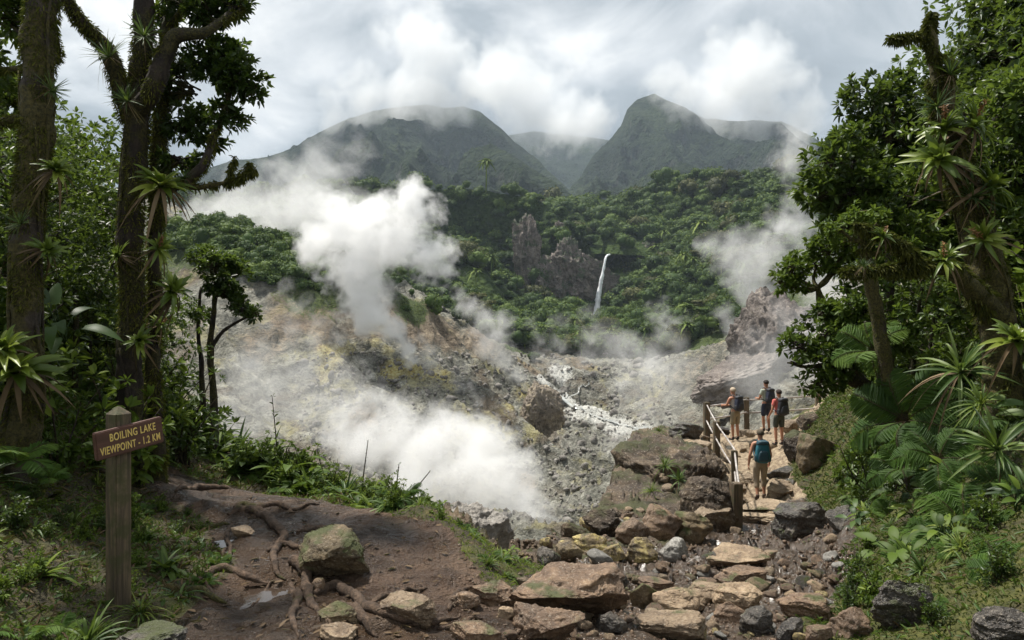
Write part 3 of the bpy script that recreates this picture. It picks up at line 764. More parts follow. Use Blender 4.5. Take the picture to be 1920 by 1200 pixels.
ROCKS = [
 (622, 1054, 142, 112, 'rock_mossy', 'large mossy brown boulder sitting alone on the wet mud path', 0.8, 0.0),
 (762, 1146, 112, 60, 'rock_tan', 'pale tan rounded stone half sunk in mud beside the long root', 0.8, 0.3),
 (638, 1150, 78, 40, 'rock_mossy', 'mossy tan stone wedged between two crossing roots', 0.8, 0.0),
 (457, 998, 40, 22, 'rock_tan', 'small pale stone on the mud just below the arching root', 0.9, 0.0),
 (596, 1100, 26, 30, 'rock_brown', 'small brown stone in front of the mossy boulder', 0.9, 0.0),
 (634, 1192, 70, 42, 'rock_tan', 'tan stone at the lower frame edge beneath the forked root', 0.9, 0.0),
 (614, 1166, 24, 20, 'rock_brown', 'little brown stone just under the fork of the root', 0.9, 0.0),
 (1068, 1120, 225, 120, 'rock_brown', 'broad brown slab with a dark undercut front at the head of the gully', 0.9, 1.0),
 (1028, 1180, 125, 84, 'rock_brown', 'angular brown rock in front of the broad undercut slab', 0.8, 0.0),
 (895, 1192, 100, 54, 'rock_brown', 'rounded brown rock at the end of the long root', 0.8, 0.0),
 (925, 1114, 96, 46, 'rock_brown', 'reddish brown rock under the crumbling mud edge', 0.8, 0.0),
 (870, 1128, 60, 36, 'rock_brown', 'brown stone lodged in the slumped mud bank', 0.8, 0.0),
 (950, 1150, 38, 24, 'rock_tan', 'small pale stone among gravel left of the broad slab', 0.8, 0.3),
 (1206, 1120, 50, 56, 'rock_mossy', 'upright olive green mossy block right of the broad slab', 0.7, 0.0),
 (1268, 1132, 86, 50, 'rock_tan', 'pale flat slab behind the olive mossy block', 0.8, 0.7),
 (1322, 1118, 74, 46, 'rock_tan', 'pale smooth slab tilted towards the wet mud', 0.9, 0.7),
 (1384, 1126, 100, 56, 'rock_tan', 'long pale slab at the centre of the stony ford', 0.8, 0.7),
 (1232, 1098, 70, 28, 'rock_brown', 'reddish long stone lying above the pale slabs', 0.7, 0.4),
 (1262, 1180, 148, 56, 'rock_tan', 'wide layered tan slab at the lower edge of the ford', 0.8, 0.8),
 (1420, 1166, 64, 60, 'rock_dark', 'black wet block below the long pale slab', 0.7, 0.0),
 (1366, 1152, 70, 46, 'rock_brown', 'brown angular rock between the layered slab and the black block', 0.8, 0.0),
 (1376, 1054, 128, 52, 'rock_tan', 'flat topped tan rock with dark underside beside the wet mud', 0.8, 1.0),
 (1385, 1090, 104, 44, 'rock_brown', 'brown ledge stone just below the flat topped rock', 0.8, 0.5),
 (1512, 1140, 100, 44, 'rock_brown', 'flat brown stone near the mossy bank in the ford', 0.8, 0.7),
 (1590, 1174, 84, 60, 'rock_brown', 'brown boulder at the foot of the mossy bank', 0.8, 0.0),
 (1480, 1184, 60, 40, 'rock_dark', 'dark wet stone lying in the muddy runnel', 0.8, 0.2),
 (1535, 1190, 50, 30, 'rock_brown', 'small brown stone beside the muddy runnel', 0.8, 0.2),
 (1148, 1170, 60, 44, 'rock_dark', 'dark shattered stone at the right end of the broad slab', 0.8, 0.0),
 (1140, 1100, 70, 52, 'rock_dark', 'grey cracked wedge leaning on the broad slab', 0.8, 0.0),
 (1066, 1034, 52, 36, 'rock_sulf', 'yellow stained stone at the lip of the crater', 0.8, 0.0),
 (1106, 1022, 66, 46, 'rock_sulf', 'ochre yellow boulder on the rubble slope above the slab', 0.8, 0.0),
 (1150, 1038, 44, 34, 'rock_sulf', 'lemon yellow crusted stone in the rubble', 0.8, 0.0),
 (1204, 1036, 62, 54, 'rock_sulf', 'tall ochre stone on the rubble slope with a mossy foot', 0.8, 0.0),
 (1030, 1046, 44, 40, 'rock_dark', 'dark rock marking the lip over the steaming pit', 0.8, 0.0),
 (1082, 1000, 60, 44, 'rock_bluff', 'brown jagged rock on the lip below the bluff', 0.8, 0.0),
 (1130, 985, 74, 60, 'rock_bluff', 'rough brown block at the foot of the bluff', 0.8, 0.0),
 (1186, 1000, 64, 56, 'rock_brown', 'purple brown angular block in the rubble', 0.8, 0.0),
 (1240, 985, 80, 74, 'rock_brown', 'upright pale topped block left of the near post', 0.8, 0.0),
 (1268, 1036, 60, 50, 'rock_grey', 'grey pitted stone left of the flat topped rock', 0.8, 0.0),
 (1300, 990, 70, 60, 'rock_mossy', 'yellow green mossy block close to the near post', 0.8, 0.0),
 (1335, 968, 70, 44, 'rock_trail', 'tan ledge stone behind the near post', 0.8, 0.6),
 (1500, 976, 100, 74, 'rock_dark', 'big dark wet boulder right of the stone steps', 0.8, 0.0),
 (1436, 952, 100, 24, 'rock_trail', 'upper flat step stone below the climbing hiker', 0.7, 1.0),
 (1430, 974, 104, 24, 'rock_trail', 'lower flat step stone above the wet mud', 0.7, 1.0),
 (1466, 921, 62, 40, 'rock_trail', 'pale rounded boulder right of the climbing hiker', 0.8, 0.0),
 (1468, 888, 60, 30, 'rock_dark', 'dark stone at the edge of the upper steps', 0.8, 0.0),
 (1400, 900, 50, 22, 'rock_trail', 'tan step stone left of the climbing hiker', 0.8, 0.8),
 (1340, 925, 90, 40, 'rock_trail', 'weathered pale ledge left of the railing', 0.8, 0.7),
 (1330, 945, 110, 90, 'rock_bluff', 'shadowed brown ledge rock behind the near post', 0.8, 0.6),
 (1290, 808, 64, 30, 'rock_dark', 'dark flat boulder at the rim behind the corner post', 0.8, 0.4),
 (1316, 838, 40, 22, 'rock_trail', 'low tan stone between the two short posts', 0.8, 0.4),
 (1400, 814, 32, 16, 'rock_trail', 'rounded stone around the foot of the middle rim post', 0.9, 0.6),
 (1488, 802, 50, 30, 'rock_trail', 'pale topped boulder at the rim behind the red shirted hiker', 0.8, 0.4),
 (1518, 790, 44, 34, 'rock_bluff', 'brown rock where the rim meets the green bank', 0.8, 0.0),
 (1500, 838, 56, 60, 'rock_bluff', 'brown slanting boulder right of the red shirted hiker', 0.8, 0.0),
 (1532, 850, 70, 70, 'rock_mossy', 'mossy leaning slab on the bank beside the lookout', 0.8, 0.0),
 (1350, 808, 40, 20, 'rock_dark', 'small dark stone at the rim left of the leaning hiker', 0.8, 0.0),
 (1690, 1140, 104, 110, 'rock_dark', 'black wet boulder jutting from the mossy bank', 0.8, 0.0),
 (1890, 1184, 110, 80, 'rock_dark', 'black wet rock in the lower corner under ferns', 0.8, 0.0),
 (1580, 976, 60, 56, 'rock_dark', 'dark wet rock face between moss and boulder', 0.8, 0.0),
 (285, 1200, 130, 40, 'rock_dark', 'grey wet stone top at the frame edge near the sign post', 0.8, 0.4),
]
for k, (px, py, w_, h_, mt, lb, dp, fl) in enumerate(ROCKS):
    rock_at(px, py, w_, h_, mt, lb, 500 + k * 13, sub=(6 if w_ > 90 else 5) if w_ > 40 else 4, dep=dp, flat=fl, cuts=20 if not fl else 15, under=k in (0, 7, 21, 8, 42), rz=rng.uniform(-0.25, 0.25))
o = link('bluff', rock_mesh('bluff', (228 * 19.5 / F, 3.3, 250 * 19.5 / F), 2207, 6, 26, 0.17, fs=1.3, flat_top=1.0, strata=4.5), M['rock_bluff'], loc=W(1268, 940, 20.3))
o.rotation_euler = (0, R(-3), R(12))
tag(o, 'big layered rock bluff with sheer mossy side carrying the lookout', 'rock')
# loose stones: one mesh of a few shapes, copied
protos = []
for k in range(10):
    protos.append(rock_mesh('loose_stone', (1, 0.85, 0.62), 900 + k, 3, 11, 0.10))
mk = ['rock_tan', 'rock_brown', 'rock_brown', 'rock_grey', 'rock_mossy', 'rock_trail', 'rock_dark', 'rock_brown', 'rock_tan', 'rock_sulf']
pm = {}
def stone(me_i, mat, p, s, group, label, name='loose_stone'):
    key = (me_i, mat)
    if key not in pm:
        me = protos[me_i].copy(); me.materials.append(M[mat]); pm[key] = me
    o = bpy.data.objects.new(name, pm[key]); C.objects.link(o)
    o.location = tuple(float(a) for a in p); o.scale = (s, s, s * rng.uniform(0.7, 1.15))
    o.rotation_euler = (rng.uniform(-.4, .4), rng.uniform(-.4, .4), rng.uniform(0, 6.28))
    return tag(o, label, 'stone', group)
cnt = 0
while cnt < 210:
    px, py = rng.uniform(880, 1640), rng.uniform(960, 1200)
    g = ground_at(px, py)
    kd = int(gk(g[0], g[1]))
    if kd in (0, 1) and rng.random() > 0.12: continue
    if 8.5 < g[1] < 16.5 and kd == 2 and rng.random() > 0.2: continue
    s = g[1] * rng.uniform(8, 34) / F * (1.0 if rng.random() > 0.15 else 1.6)
    k = int(rng.integers(10))
    mt = mk[k] if not (px < 1180 and py < 1060 and rng.random() < 0.45) else 'rock_sulf'
    if kd == 1: mt = 'rock_brown'
    stone(k, mt, g + np.array([0, 0, s * 0.12]), s, 'loose stones strewn over the rocky gully', 'loose angular stone lying in the rocky gully')
    cnt += 1
cnt = 0
while cnt < 46:
    px, py = rng.uniform(1230, 1500), rng.uniform(812, 950)
    g = ground_at(px, py)
    if int(gk(g[0], g[1])) == 0: continue
    s = g[1] * rng.uniform(8, 26) / F
    k = int(rng.integers(10))
    stone(k, ['rock_trail', 'rock_bluff', 'rock_trail', 'rock_dark'][int(rng.integers(4))], g + np.array([0, 0, s * 0.08]), s, 'stones set in the path to the lookout', 'weathered stone on the path up to the lookout')
    cnt += 1
# gravel, chips of bark and dead leaves: what nobody could count
gb = G()
V0, T0 = ico(1)
for _ in range(2600):
    px, py = rng.uniform(860, 1640), rng.uniform(960, 1230)
    g = ground_at(px, py)
    if int(gk(g[0], g[1])) == 0: continue
    s = min(g[1] * rng.uniform(1.2, 5.5) / F, 0.035)
    gb.add(g + V0 * (1 + 0.35 * rng.normal(size=(len(V0), 1)) * 0.6) * s * rng.uniform(0.5, 1.2, 3), t=T0)
tag(link('gravel', gb.mesh('gravel', False), M['rock_brown']), 'small gravel and chips between the stones of the gully', 'gravel', kind='stuff')
# far rocks
def surf_d(V, px, py, rad=14):
    fx = 960 + F * V[..., 0] / V[..., 1]; fy = 600 - F * (V[..., 2] - EYE) / V[..., 1]
    m_ = (np.abs(fx - px) < rad) & (np.abs(fy - py) < rad)
    return float(V[..., 1][m_].min()) if m_.any() else 400.0
def far_rock(px, py, w_, h_, d, mat, label, seed, name='rock_outcrop', dep=0.8, sub=6, rough=0.16, cuts=16, fs=1.6, tilt=0.0, strata=0.0):
    if d is None: d = crater_hit(px, py + h_ * .36)[1] + w_ * .12
    dims = (w_ * d / F, w_ * d / F * dep, h_ * d / F)
    o = link(name, rock_mesh(name, dims, seed, sub, cuts, rough, fs=fs, strata=strata), M[mat], loc=W(px, py, d))
    o.rotation_euler = (0, tilt, 0)
    return tag(o, label, 'rock')
M['rock_knob'] = mat_rock('knob_rock', [(0.36, (0.04, 0.032, 0.022)), (0.5, (0.16, 0.13, 0.10)), (0.62, (0.34, 0.28, 0.18))], 0.0, scale=0.5)
M['rock_scree'] = mat_rock('scree_rock', [(0.36, (0.09, 0.08, 0.07)), (0.5, (0.20, 0.185, 0.165)), (0.62, (0.36, 0.34, 0.31))], 0.0, scale=0.7)
M['rock_wall'] = mat_rock('wall_rock', [(0.36, (0.06, 0.048, 0.042)), (0.5, (0.15, 0.125, 0.11)), (0.62, (0.27, 0.235, 0.21))], 0.0, scale=0.12)
far_rock(1016, 772, 92, 118, None, 'rock_knob', 'dark topped ochre rock knob standing in the crater', 71, dep=0.9)
far_rock(680, 785, 100, 54, None, 'rock_knob', 'low brown rock ledge in the steam on the slope', 73)
far_rock(1035, 895, 120, 56, None, 'rock_scree', 'grey jumbled rock hump beside the stream', 74, rough=0.3)
far_rock(885, 1030, 165, 190, 22.5, 'rock_scree', 'grey scree mound below the mud edge', 75, dep=0.9, rough=0.14)
far_rock(1455, 660, 170, 250, 118, 'rock_wall', 'tall bare brown cliff above the railing', 76, name='cliff', dep=0.9, rough=0.22)
far_rock(1380, 720, 190, 90, 112, 'rock_wall', 'brown sloping shoulder at the foot of the bare cliff', 77, name='cliff', rough=0.22, tilt=-0.45)
far_rock(988, 488, 58, 178, surf_d(LEFTW, 988, 520) + 7, 'rock_cliff', 'tall narrow rock face among trees left of the waterfall', 78, name='cliff', dep=1.0, rough=0.34)
far_rock(1072, 512, 100, 140, surf_d(LEFTW, 1072, 530) + 11, 'rock_cliff', 'broad bare rock face just left of the waterfall', 79, name='cliff', dep=1.0, rough=0.34)
far_rock(1030, 530, 80, 110, surf_d(LEFTW, 1030, 545) + 14, 'rock_cliff', 'shadowed rock face between the tall and the broad cliff', 83, name='cliff', dep=1.0, rough=0.34)
far_rock(1046, 438, 26, 50, surf_d(LEFTW, 1046, 440) + 4, 'rock_cliff', 'small rock patch above the broad rock face', 80, name='cliff', rough=0.28)
far_rock(1120, 555, 110, 160, 402, 'rock_cliff', 'dark wet rock wall behind the waterfall', 81, name='cliff', dep=0.5, rough=0.2)
far_rock(1225, 478, 60, 60, surf_d(RIGHTW, 1225, 480) + 6, 'rock_cliff', 'small grey rock patch on the forest slope right of the waterfall', 82, name='cliff', rough=0.25)
# scree blocks on the crater slope
gb = G()
Vs, Ts = ico(2)
for k in range(3000):
    px, py = rng.uniform(560, 1260), rng.uniform(660, 980)
    h = crater_hit(px, py)
    if h[1] > 260 or h[1] < 30: continue
    s = h[1] * rng.uniform(1.2, 5.5) * (1 if rng.random() > .08 else 2.2) / F
    v = Vs * (1 + 0.3 * fbm(Vs + k * 3.1, 1.2, 2, 5))[:, None]
    for n in nrm(rng.normal(size=(6, 3))):
        v = v - np.maximum(v @ n - 0.6, 0)[:, None] * n
    gb.add(h + np.array([0, 0, -.15 * s]) + v * s * rng.uniform(0.6, 1.2, 3), t=Ts)
tag(link('rubble', gb.mesh('rubble', False), M['rock_scree']), 'grey broken blocks strewn over the crater slope', 'rubble', kind='stuff')

# ------------------------------------------------------------------ waterfall and stream
m, nt = newmat('falling_water')
st = nd(nt, 'ShaderNodeMapping', {'Vector': objco(nt), 'Scale': (2.2, 2.2, 0.12)}).outputs[0]
n1 = noi(nt, st, 1.0, 5, 0.65)
c = ramp(nt, n1, [(0.33, (0.50, 0.55, 0.60)), (0.5, (0.86, 0.88, 0.90))])
finish(nt, c, 0.6, n1, 0.5, 0.4)
M['water'] = m
t = empty('waterfall', W(1122, 540, 386), 'slender white waterfall dropping over the cliff into the gorge', 'waterfall')
for k, (off, wv, ph) in enumerate(((0, 1.0, 0), (-2, .5, 1.3), (2.6, .5, 2.1), (-3.6, .28, 3.3), (4.6, .25, 4.2))):
    n = 60
    tt = np.linspace(0, 1, n)
    px = 1137 - 9 * tt ** .6 - 13 * tt + off * tt + .7 * np.sin(9 * tt + ph)
    py = 481 + 124 * tt
    rad = (1.7 + 4.6 * tt) * wv * 386 / F * (1 + 0.15 * np.sin(23 * tt + ph) + .1 * np.sin(51 * tt + 2 * ph))
    pts = np.array([W(a, b, 388 - 5 * c_ ** .5) for a, b, c_ in zip(px, py, tt)])
    up_ = np.array([W(1143 + off * .3, 477.5, 406), W(1141 + off * .3, 478, 399), W(1139 + off * .2, 479, 393)])
    pts = np.vstack([up_, pts]); rad = np.concatenate([[rad[0] * 1.1] * 3, rad])
    g = G().add(*tube(pts, rad, 10, 0.45, 40 + k, 0.6))
    link('water_strand', g.mesh('water_strand', off=W(1122, 540, 386)), M['water'], t)
m, nt = newmat('milky_stream')
n1 = noi(nt, geo(nt).outputs['Position'], 0.35, 5, 0.6)
finish(nt, ramp(nt, n1, [(0.35, (0.22, 0.23, 0.22)), (0.6, (0.46, 0.47, 0.45))]), 0.25, n1, 0.3, 0.3)
for lbl, pl, wd in (('milky white stream winding down the crater valley', [(1048, 742), (1075, 765), (1105, 778), (1140, 790), (1185, 806), (1225, 822), (1255, 838)], 2.4), ('narrow milky rivulet behind the rock knob', [(1105, 722), (1085, 738), (1062, 748), (1040, 760)], 1.8)):
    pp = catmull(np.array([crater_hit(a, b) for a, b in pl]), 60)
    sd_ = nrm(np.cross(nrm(np.gradient(pp, axis=0)), [0, 0, 1]))
    wv = (wd * pp[:, 1] / F * (1 + 0.5 * np.sin(np.linspace(0, 17, 60))))[:, None]
    rows = np.stack([pp + sd_ * wv * a for a in np.linspace(-1, 1, 7)], 1)
    rows[..., 2] = np.maximum(crater_z(rows[..., 0], rows[..., 1]), pp[:, 2][:, None]) + 0.25
    V = rows
    tag(link('stream', mesh_np('stream', V, grid_faces(60, 7)), m), lbl, kind='structure')

# ------------------------------------------------------------------ puddles
m, nt = newmat('puddle_water')
n1 = noi(nt, geo(nt).outputs['Position'], 3.0, 3, 0.5)
finish(nt, (0.045, 0.032, 0.024), 0.06, n1, 0.15, 0.01, 0.6)
for px, py, sx, sy, qn, lb in ((500, 1112, .5, .42, 14, 'shallow puddle on the mud below the humped root'), (430, 1030, .55, .45, 16, 'shallow puddle on the mud beside the grassy verge'), (370, 908, .5, .4, 16, 'thin puddle at the far end of the mud path'),
        (560, 1180, .5, .36, 14, 'shallow puddle at the lower frame edge'), (455, 1060, .4, .3, 16, 'small puddle in the middle of the mud path')):
    c = ground_at(px, py)
    PX, PY = np.meshgrid(np.linspace(c[0] - sx, c[0] + sx, 70), np.linspace(c[1] - sy, c[1] + sy, 70))
    rr0 = np.hypot((PX - c[0]) / sx, (PY - c[1]) / sy)
    HZ = gz(PX, PY); ok = (rr0 < 1) & (gk(PX, PY) == 1)
    lev = np.percentile(HZ[ok], qn)
    PZ = lev - 0.03 * sstep(rr0, .55, 1.0)
    inq = ok & (HZ < PZ + .012)
    q = grid_faces(70, 70); q = q[inq.ravel()[q].all(1)]
    if len(q) < 8: continue
    u, inv = np.unique(q, return_inverse=True)
    tag(link('puddle', mesh_np('puddle', P3(PX, PY, PZ).reshape(-1, 3)[u], inv.reshape(-1, 4)), m), lb, 'puddle', kind='structure')

# ------------------------------------------------------------------ roots
def mat_bark(name, dark, light, moss, mossk, sc_=6.0, stretch=0.25, mosscol=((0.03, 0.028, 0.006), (0.10, 0.085, 0.018))):
    m, nt = newmat(name)
    p = geo(nt).outputs['Position']
    sv = nd(nt, 'ShaderNodeMapping', {'Vector': p, 'Scale': (1, 1, stretch)}).outputs[0]
    n1 = noi(nt, sv, sc_ * 2.5, 6, 0.68, 0.4); n2 = noi(nt, p, sc_ * 0.45, 5, 0.6); n3 = noi(nt, p, sc_ * 9, 4, 0.7)
    c = ramp(nt, n1, [(0.35, dark), (0.65, light)])
    mc = mix(nt, smooth(nt, n3, 0.35, 0.65), mosscol[0], mosscol[1])
    k = smooth(nt, n2, 0.62 - 0.3 * mossk, 0.70 - 0.3 * mossk)
    if moss:
        c = mix(nt, k, c, mc)
    h = mth(nt, 'ADD', n1, mth(nt, 'MULTIPLY', n3, 0.5))
    finish(nt, c, 0.88, h, 0.9, 0.04)
    return m
M['root'] = mat_bark('root_bark', (0.035, 0.022, 0.014), (0.155, 0.10, 0.064), True, 0.15, 8, 1.0)
M['root_mossy'] = mat_bark('mossy_root', (0.05, 0.035, 0.018), (0.14, 0.11, 0.05), True, 0.75, 8, 1.0)
ROOTS = [
 ([(428, 968), (450, 958), (478, 962), (500, 974), (516, 990), (531, 1012), (520, 1030), (512, 1045), (518, 1066), (536, 1090)], 7.5, 'root', 'long twisting bare root crossing the mud above the boulder'),
 ([(438, 955), (462, 952), (488, 962), (508, 972)], 6, 'root', 'short arched root at the upper end of the twisting root'),
 ([(478, 962), (505, 950), (528, 950), (552, 963)], 6, 'root', 'forked root tip pointing across the path'),
 ([(540, 1058), (556, 1062), (572, 1082), (577, 1110), (583, 1135), (602, 1156)], 9, 'root', 'thick root running down the left side of the mossy boulder'),
 ([(585, 1116), (615, 1108), (645, 1114), (680, 1138), (720, 1156), (770, 1166), (812, 1170), (862, 1158)], 8.5, 'root', 'long curved root sweeping past the pale tan stone'),
 ([(632, 1136), (655, 1146), (678, 1166), (708, 1198)], 9, 'root', 'thick root ending at the lower frame edge'),
 ([(372, 1090), (400, 1074), (430, 1072), (462, 1083), (506, 1096)], 7, 'root', 'single humped root beside the grassy verge'),
 ([(296, 1104), (345, 1106), (380, 1110), (402, 1128), (424, 1136)], 6, 'root_mossy', 'mossy green root creeping out of the verge'),
 ([(556, 1000), (590, 995), (612, 992), (634, 995)], 4.5, 'root', 'thin straight root above the mossy boulder'),
 ([(330, 922), (365, 918), (400, 917), (440, 922)], 5, 'root', 'dark root lying along the far end of the mud'),
 ([(842, 1146), (852, 1124), (872, 1110), (905, 1102)], 6, 'root', 'bent root poking out of the slumped mud bank'),
 ([(470, 1140), (500, 1105), (520, 1090)], 2.6, 'root', 'thin twig stuck in the mud left of the boulder'),
 ([(400, 1060), (418, 1040), (426, 1028)], 3.0, 'root', 'pale thin twig at the verge above the humped root'),
 ([(378, 1085), (395, 1108), (410, 1130)], 3.0, 'root', 'thin side root under the humped root'),
 ([(500, 1035), (530, 1022), (560, 1030), (600, 1024)], 4.5, 'root', 'crooked root passing behind the mossy boulder'),
 ([(545, 1095), (560, 1125), (548, 1160), (560, 1198)], 6.5, 'root', 'root running straight down beside the forked root'),
 ([(690, 1140), (725, 1120), (760, 1112), (800, 1104)], 5, 'root', 'root arching behind the pale tan stone'),
 ([(440, 985), (425, 1005), (432, 1030), (418, 1052)], 4, 'root', 'thin wavy root left of the small pale stone'),
 ([(340, 985), (385, 992), (430, 984)], 5, 'root_mossy', 'mossy root emerging from the verge towards the twisting root'),
 ([(820, 1180), (868, 1176), (905, 1160)], 5, 'root', 'broken root end among the rocks at the slumped bank'),
 ([(545, 960), (570, 952), (600, 946)], 3.0, 'root', 'thin root running to the grassy edge'),
]
for k, (pl, rp, mt, lb) in enumerate(ROOTS):
    q = np.array([ground_at(a, b) for a, b in pl])
    q = catmull(q, max(24, len(pl) * 8))
    r_ = 1.05 * rp * q[:, 1] / F * (0.75 + 0.45 * np.sin(np.linspace(0.25, 3.0, len(q)))) * np.interp(np.linspace(0, 1, len(q)), [0, .08, .85, 1], [.6, 1, .8, .25])
    q[:, 2] = gz(q[:, 0], q[:, 1]) + r_ * (0.55 + 0.5 * fbm(q, 3.0, 2, k))
    q[:, :2] += (0.012 * np.stack([fbm(q, 6, 2, k + 3), fbm(q, 6, 2, k + 4)], 1))
    tag(link('root', G().add(*tube(q, r_, 10, 0.35, k, 18)).mesh('root'), M[mt]), lb, 'root')

# ------------------------------------------------------------------ the wooden sign
def bevel_box(name, dims, bev=0.004, seg=2):
    bm = bmesh.new()
    bmesh.ops.create_cube(bm, size=1.0)
    for v in bm.verts:
        v.co = Vector((v.co.x * dims[0], v.co.y * dims[1], v.co.z * dims[2]))
    if bev:
        bmesh.ops.bevel(bm, geom=bm.edges[:], offset=bev, segments=seg, affect='EDGES')
    me = bpy.data.meshes.new(name)
    bm.to_mesh(me); bm.free()
    return me
def mat_wood(name, a, b, sc_=(30, 30, 2.0), moss=0.0, rough=0.7):
    m, nt = newmat(name)
    oc = objco(nt)
    v = nd(nt, 'ShaderNodeMapping', {'Vector': oc, 'Scale': sc_}).outputs[0]
    n1 = noi(nt, v, 1.0, 6, 0.65, 0.8); n2 = noi(nt, oc, 7, 4, 0.6)
    c = mix(nt, smooth(nt, n1, 0.32, 0.68), a, b)
    if moss:
        z = nd(nt, 'ShaderNodeSeparateXYZ', {0: oc}).outputs[2]
        c = mix(nt, mth(nt, 'MULTIPLY', smooth(nt, n2, 0.45, 0.62), moss), c, (0.055, 0.06, 0.018))
    finish(nt, c, rough, n1, 0.6, 0.006)
    return m
M['post'] = mat_wood('weathered_post', (0.045, 0.034, 0.022), (0.17, 0.125, 0.075), moss=0.75)
M['board'] = mat_wood('brown_painted_board', (0.075, 0.036, 0.024), (0.13, 0.062, 0.046), sc_=(2.0, 30, 30), rough=0.55)
m, nt = newmat('yellow_lettering')
finish(nt, (0.80, 0.60, 0.18), 0.6)
M['letter'] = m
bp = W(222, 1140, 4.25)
bp[2] = float(gz(bp[0], bp[1])) - 0.05
top = EYE + 4.25 * (600 - 762) / F
H = top - bp[2]
ang = math.atan2(0.35, 0.186)
sg = empty('sign_post', bp, 'brown wooden trail sign with yellow routed letters on a square mossy post', 'sign', rz=ang)
bm = bmesh.new()
hw = 0.049
lv = [(hw, 0.0), (hw, H - 0.042), (0.006, H)]
rings = [[bm.verts.new((sx * a, sy * a, z)) for sx, sy in ((-1, -1), (1, -1), (1, 1), (-1, 1))] for a, z in lv]
for r0, r1 in zip(rings, rings[1:]):
    for k in range(4):
        bm.faces.new((r0[k], r0[(k + 1) % 4], r1[(k + 1) % 4], r1[k]))
bm.faces.new(rings[-1])
bmesh.ops.recalc_face_normals(bm, faces=bm.faces[:])
bmesh.ops.bevel(bm, geom=[e for e in bm.edges if e.calc_length() > 0.2], offset=0.006, segments=2, affect='EDGES')
me = bpy.data.meshes.new('post'); bm.to_mesh(me); bm.free()
link('post', me, M['post'], sg)
BL, BH, BT = 0.415, 0.156, 0.032
board = link('board', bevel_box('board', (BL, BT, BH), 0.005, 2), M['board'], sg)
# board centre: middle of the board in the photograph; it hangs on the side of the post facing the path
bc = (W(183, 838, 4.05) + W(303, 806, 4.42)) / 2
loc = Matrix.Rotation(-ang, 3, 'Z') @ Vector(bc - bp)
board.location = (loc.x, -hw - BT / 2 + 0.002, loc.z)
board.rotation_euler = (0, -R(6.4), 0)
def text_mesh(s, size, name):
    cu_ = bpy.data.curves.new(name, 'FONT')
    cu_.body = s; cu_.size = size; cu_.align_x = 'CENTER'; cu_.align_y = 'CENTER'; cu_.extrude = 0.0015; cu_.offset = 0.0008; cu_.space_character = 1.12
    o = bpy.data.objects.new(name, cu_); C.objects.link(o)
    bpy.context.view_layer.update()
    me = bpy.data.meshes.new_from_object(o.evaluated_get(bpy.context.evaluated_depsgraph_get()))
    bpy.data.objects.remove(o)
    return me
for s, zz_, xx, sx in (('BOILING LAKE', 0.030, 0.005, 0.62), ('VIEWPOINT - 1.2 KM', -0.036, -0.002, 0.62)):
    me = text_mesh(s, 0.066, 'lettering')
    o = link('lettering', me, M['letter'], board)
    o.rotation_euler = (R(90), 0, 0)
    wtx = max(v.co.x for v in me.vertices) - min(v.co.x for v in me.vertices)
    tw = 0.285 if 'LAKE' in s else 0.372
    o.scale = (tw / wtx, 0.92, 1)
    o.location = (xx + (0.01 if 'LAKE' in s else 0), -BT / 2 - 0.0005, zz_)

# ------------------------------------------------------------------ railing of the lookout
M['railpost'] = mat_wood('railing_post', (0.05, 0.036, 0.024), (0.19, 0.135, 0.085), sc_=(14, 14, 1.2), moss=0.5)
m, nt = newmat('weathered_rail')
n1 = noi(nt, geo(nt).outputs['Position'], 3.0, 4, 0.6)
finish(nt, ramp(nt, n1, [(0.35, (0.24, 0.21, 0.19)), (0.65, (0.52, 0.48, 0.45))]), 0.45, n1, 0.3, 0.01)
M['rail'] = m
ra = empty('railing', W(1325, 826, 24), 'wooden post railing with thin metal rails round the lookout rim and steps', 'railing')
ro = W(1325, 826, 24)
def rpost(x0, ytop, ybase, d, wpx):
    b = W(x0, ybase, d); t_ = W(x0, ytop, d)
    b[2] = min(b[2], float(gz(b[0], b[1]))) - 0.1
    hgt = t_[2] - b[2]
    me = bevel_box('post', (wpx * d / F, wpx * d / F, hgt), 0.015, 2)
    o = link('post', me, M['railpost'], ra)
    o.location = tuple((b + t_) / 2 - ro)
    o.rotation_euler = (rng.uniform(-.02, .02), rng.uniform(-.02, .02), rng.uniform(-.3, .3))
rpost(1325, 754, 828, 24.0, 10)
rpost(1343.5, 790, 856, 21.8, 11)
rpost(1400, 745, 807, 25.6, 9.5)
rpost(1377.5, 844, 935, 18.0, 11.5)
rpost(1380, 905, 1006, 15.2, 19)
rpost(1534, 738, 790, 27.0, 9)
def rail(pts, r=0.028):
    p = np.array([W(*q) for q in pts])
    p = catmull(p, 24) if len(p) > 2 else np.linspace(p[0], p[1], 8)
    p[:, 2] -= 0.02 * np.sin(np.linspace(0, math.pi, len(p)))
    link('rail', G().add(*tube(p - ro, r, 8)).mesh('rail'), M['rail'], ra)
rail([(1325, 762, 24.0), (1400, 749, 25.5)]); rail([(1400, 750, 25.5), (1534, 741, 27.0)])
rail([(1325, 786, 24.0), (1400, 773, 25.5)]); rail([(1400, 774, 25.5), (1534, 765, 27.0)])
rail([(1326, 760, 23.9), (1344, 793, 21.7)], 0.022); rail([(1344, 795, 21.7), (1375, 838, 18.6), (1378, 850, 17.9)], 0.022)
rail([(1325, 789, 23.9), (1342, 820, 21.7)], 0.022); rail([(1343, 823, 21.7), (1376, 878, 18.0)], 0.022)
rail([(1378, 850, 17.9), (1386, 912, 15.2)], 0.024); rail([(1378, 885, 17.9), (1383, 930, 15.2)], 0.024)
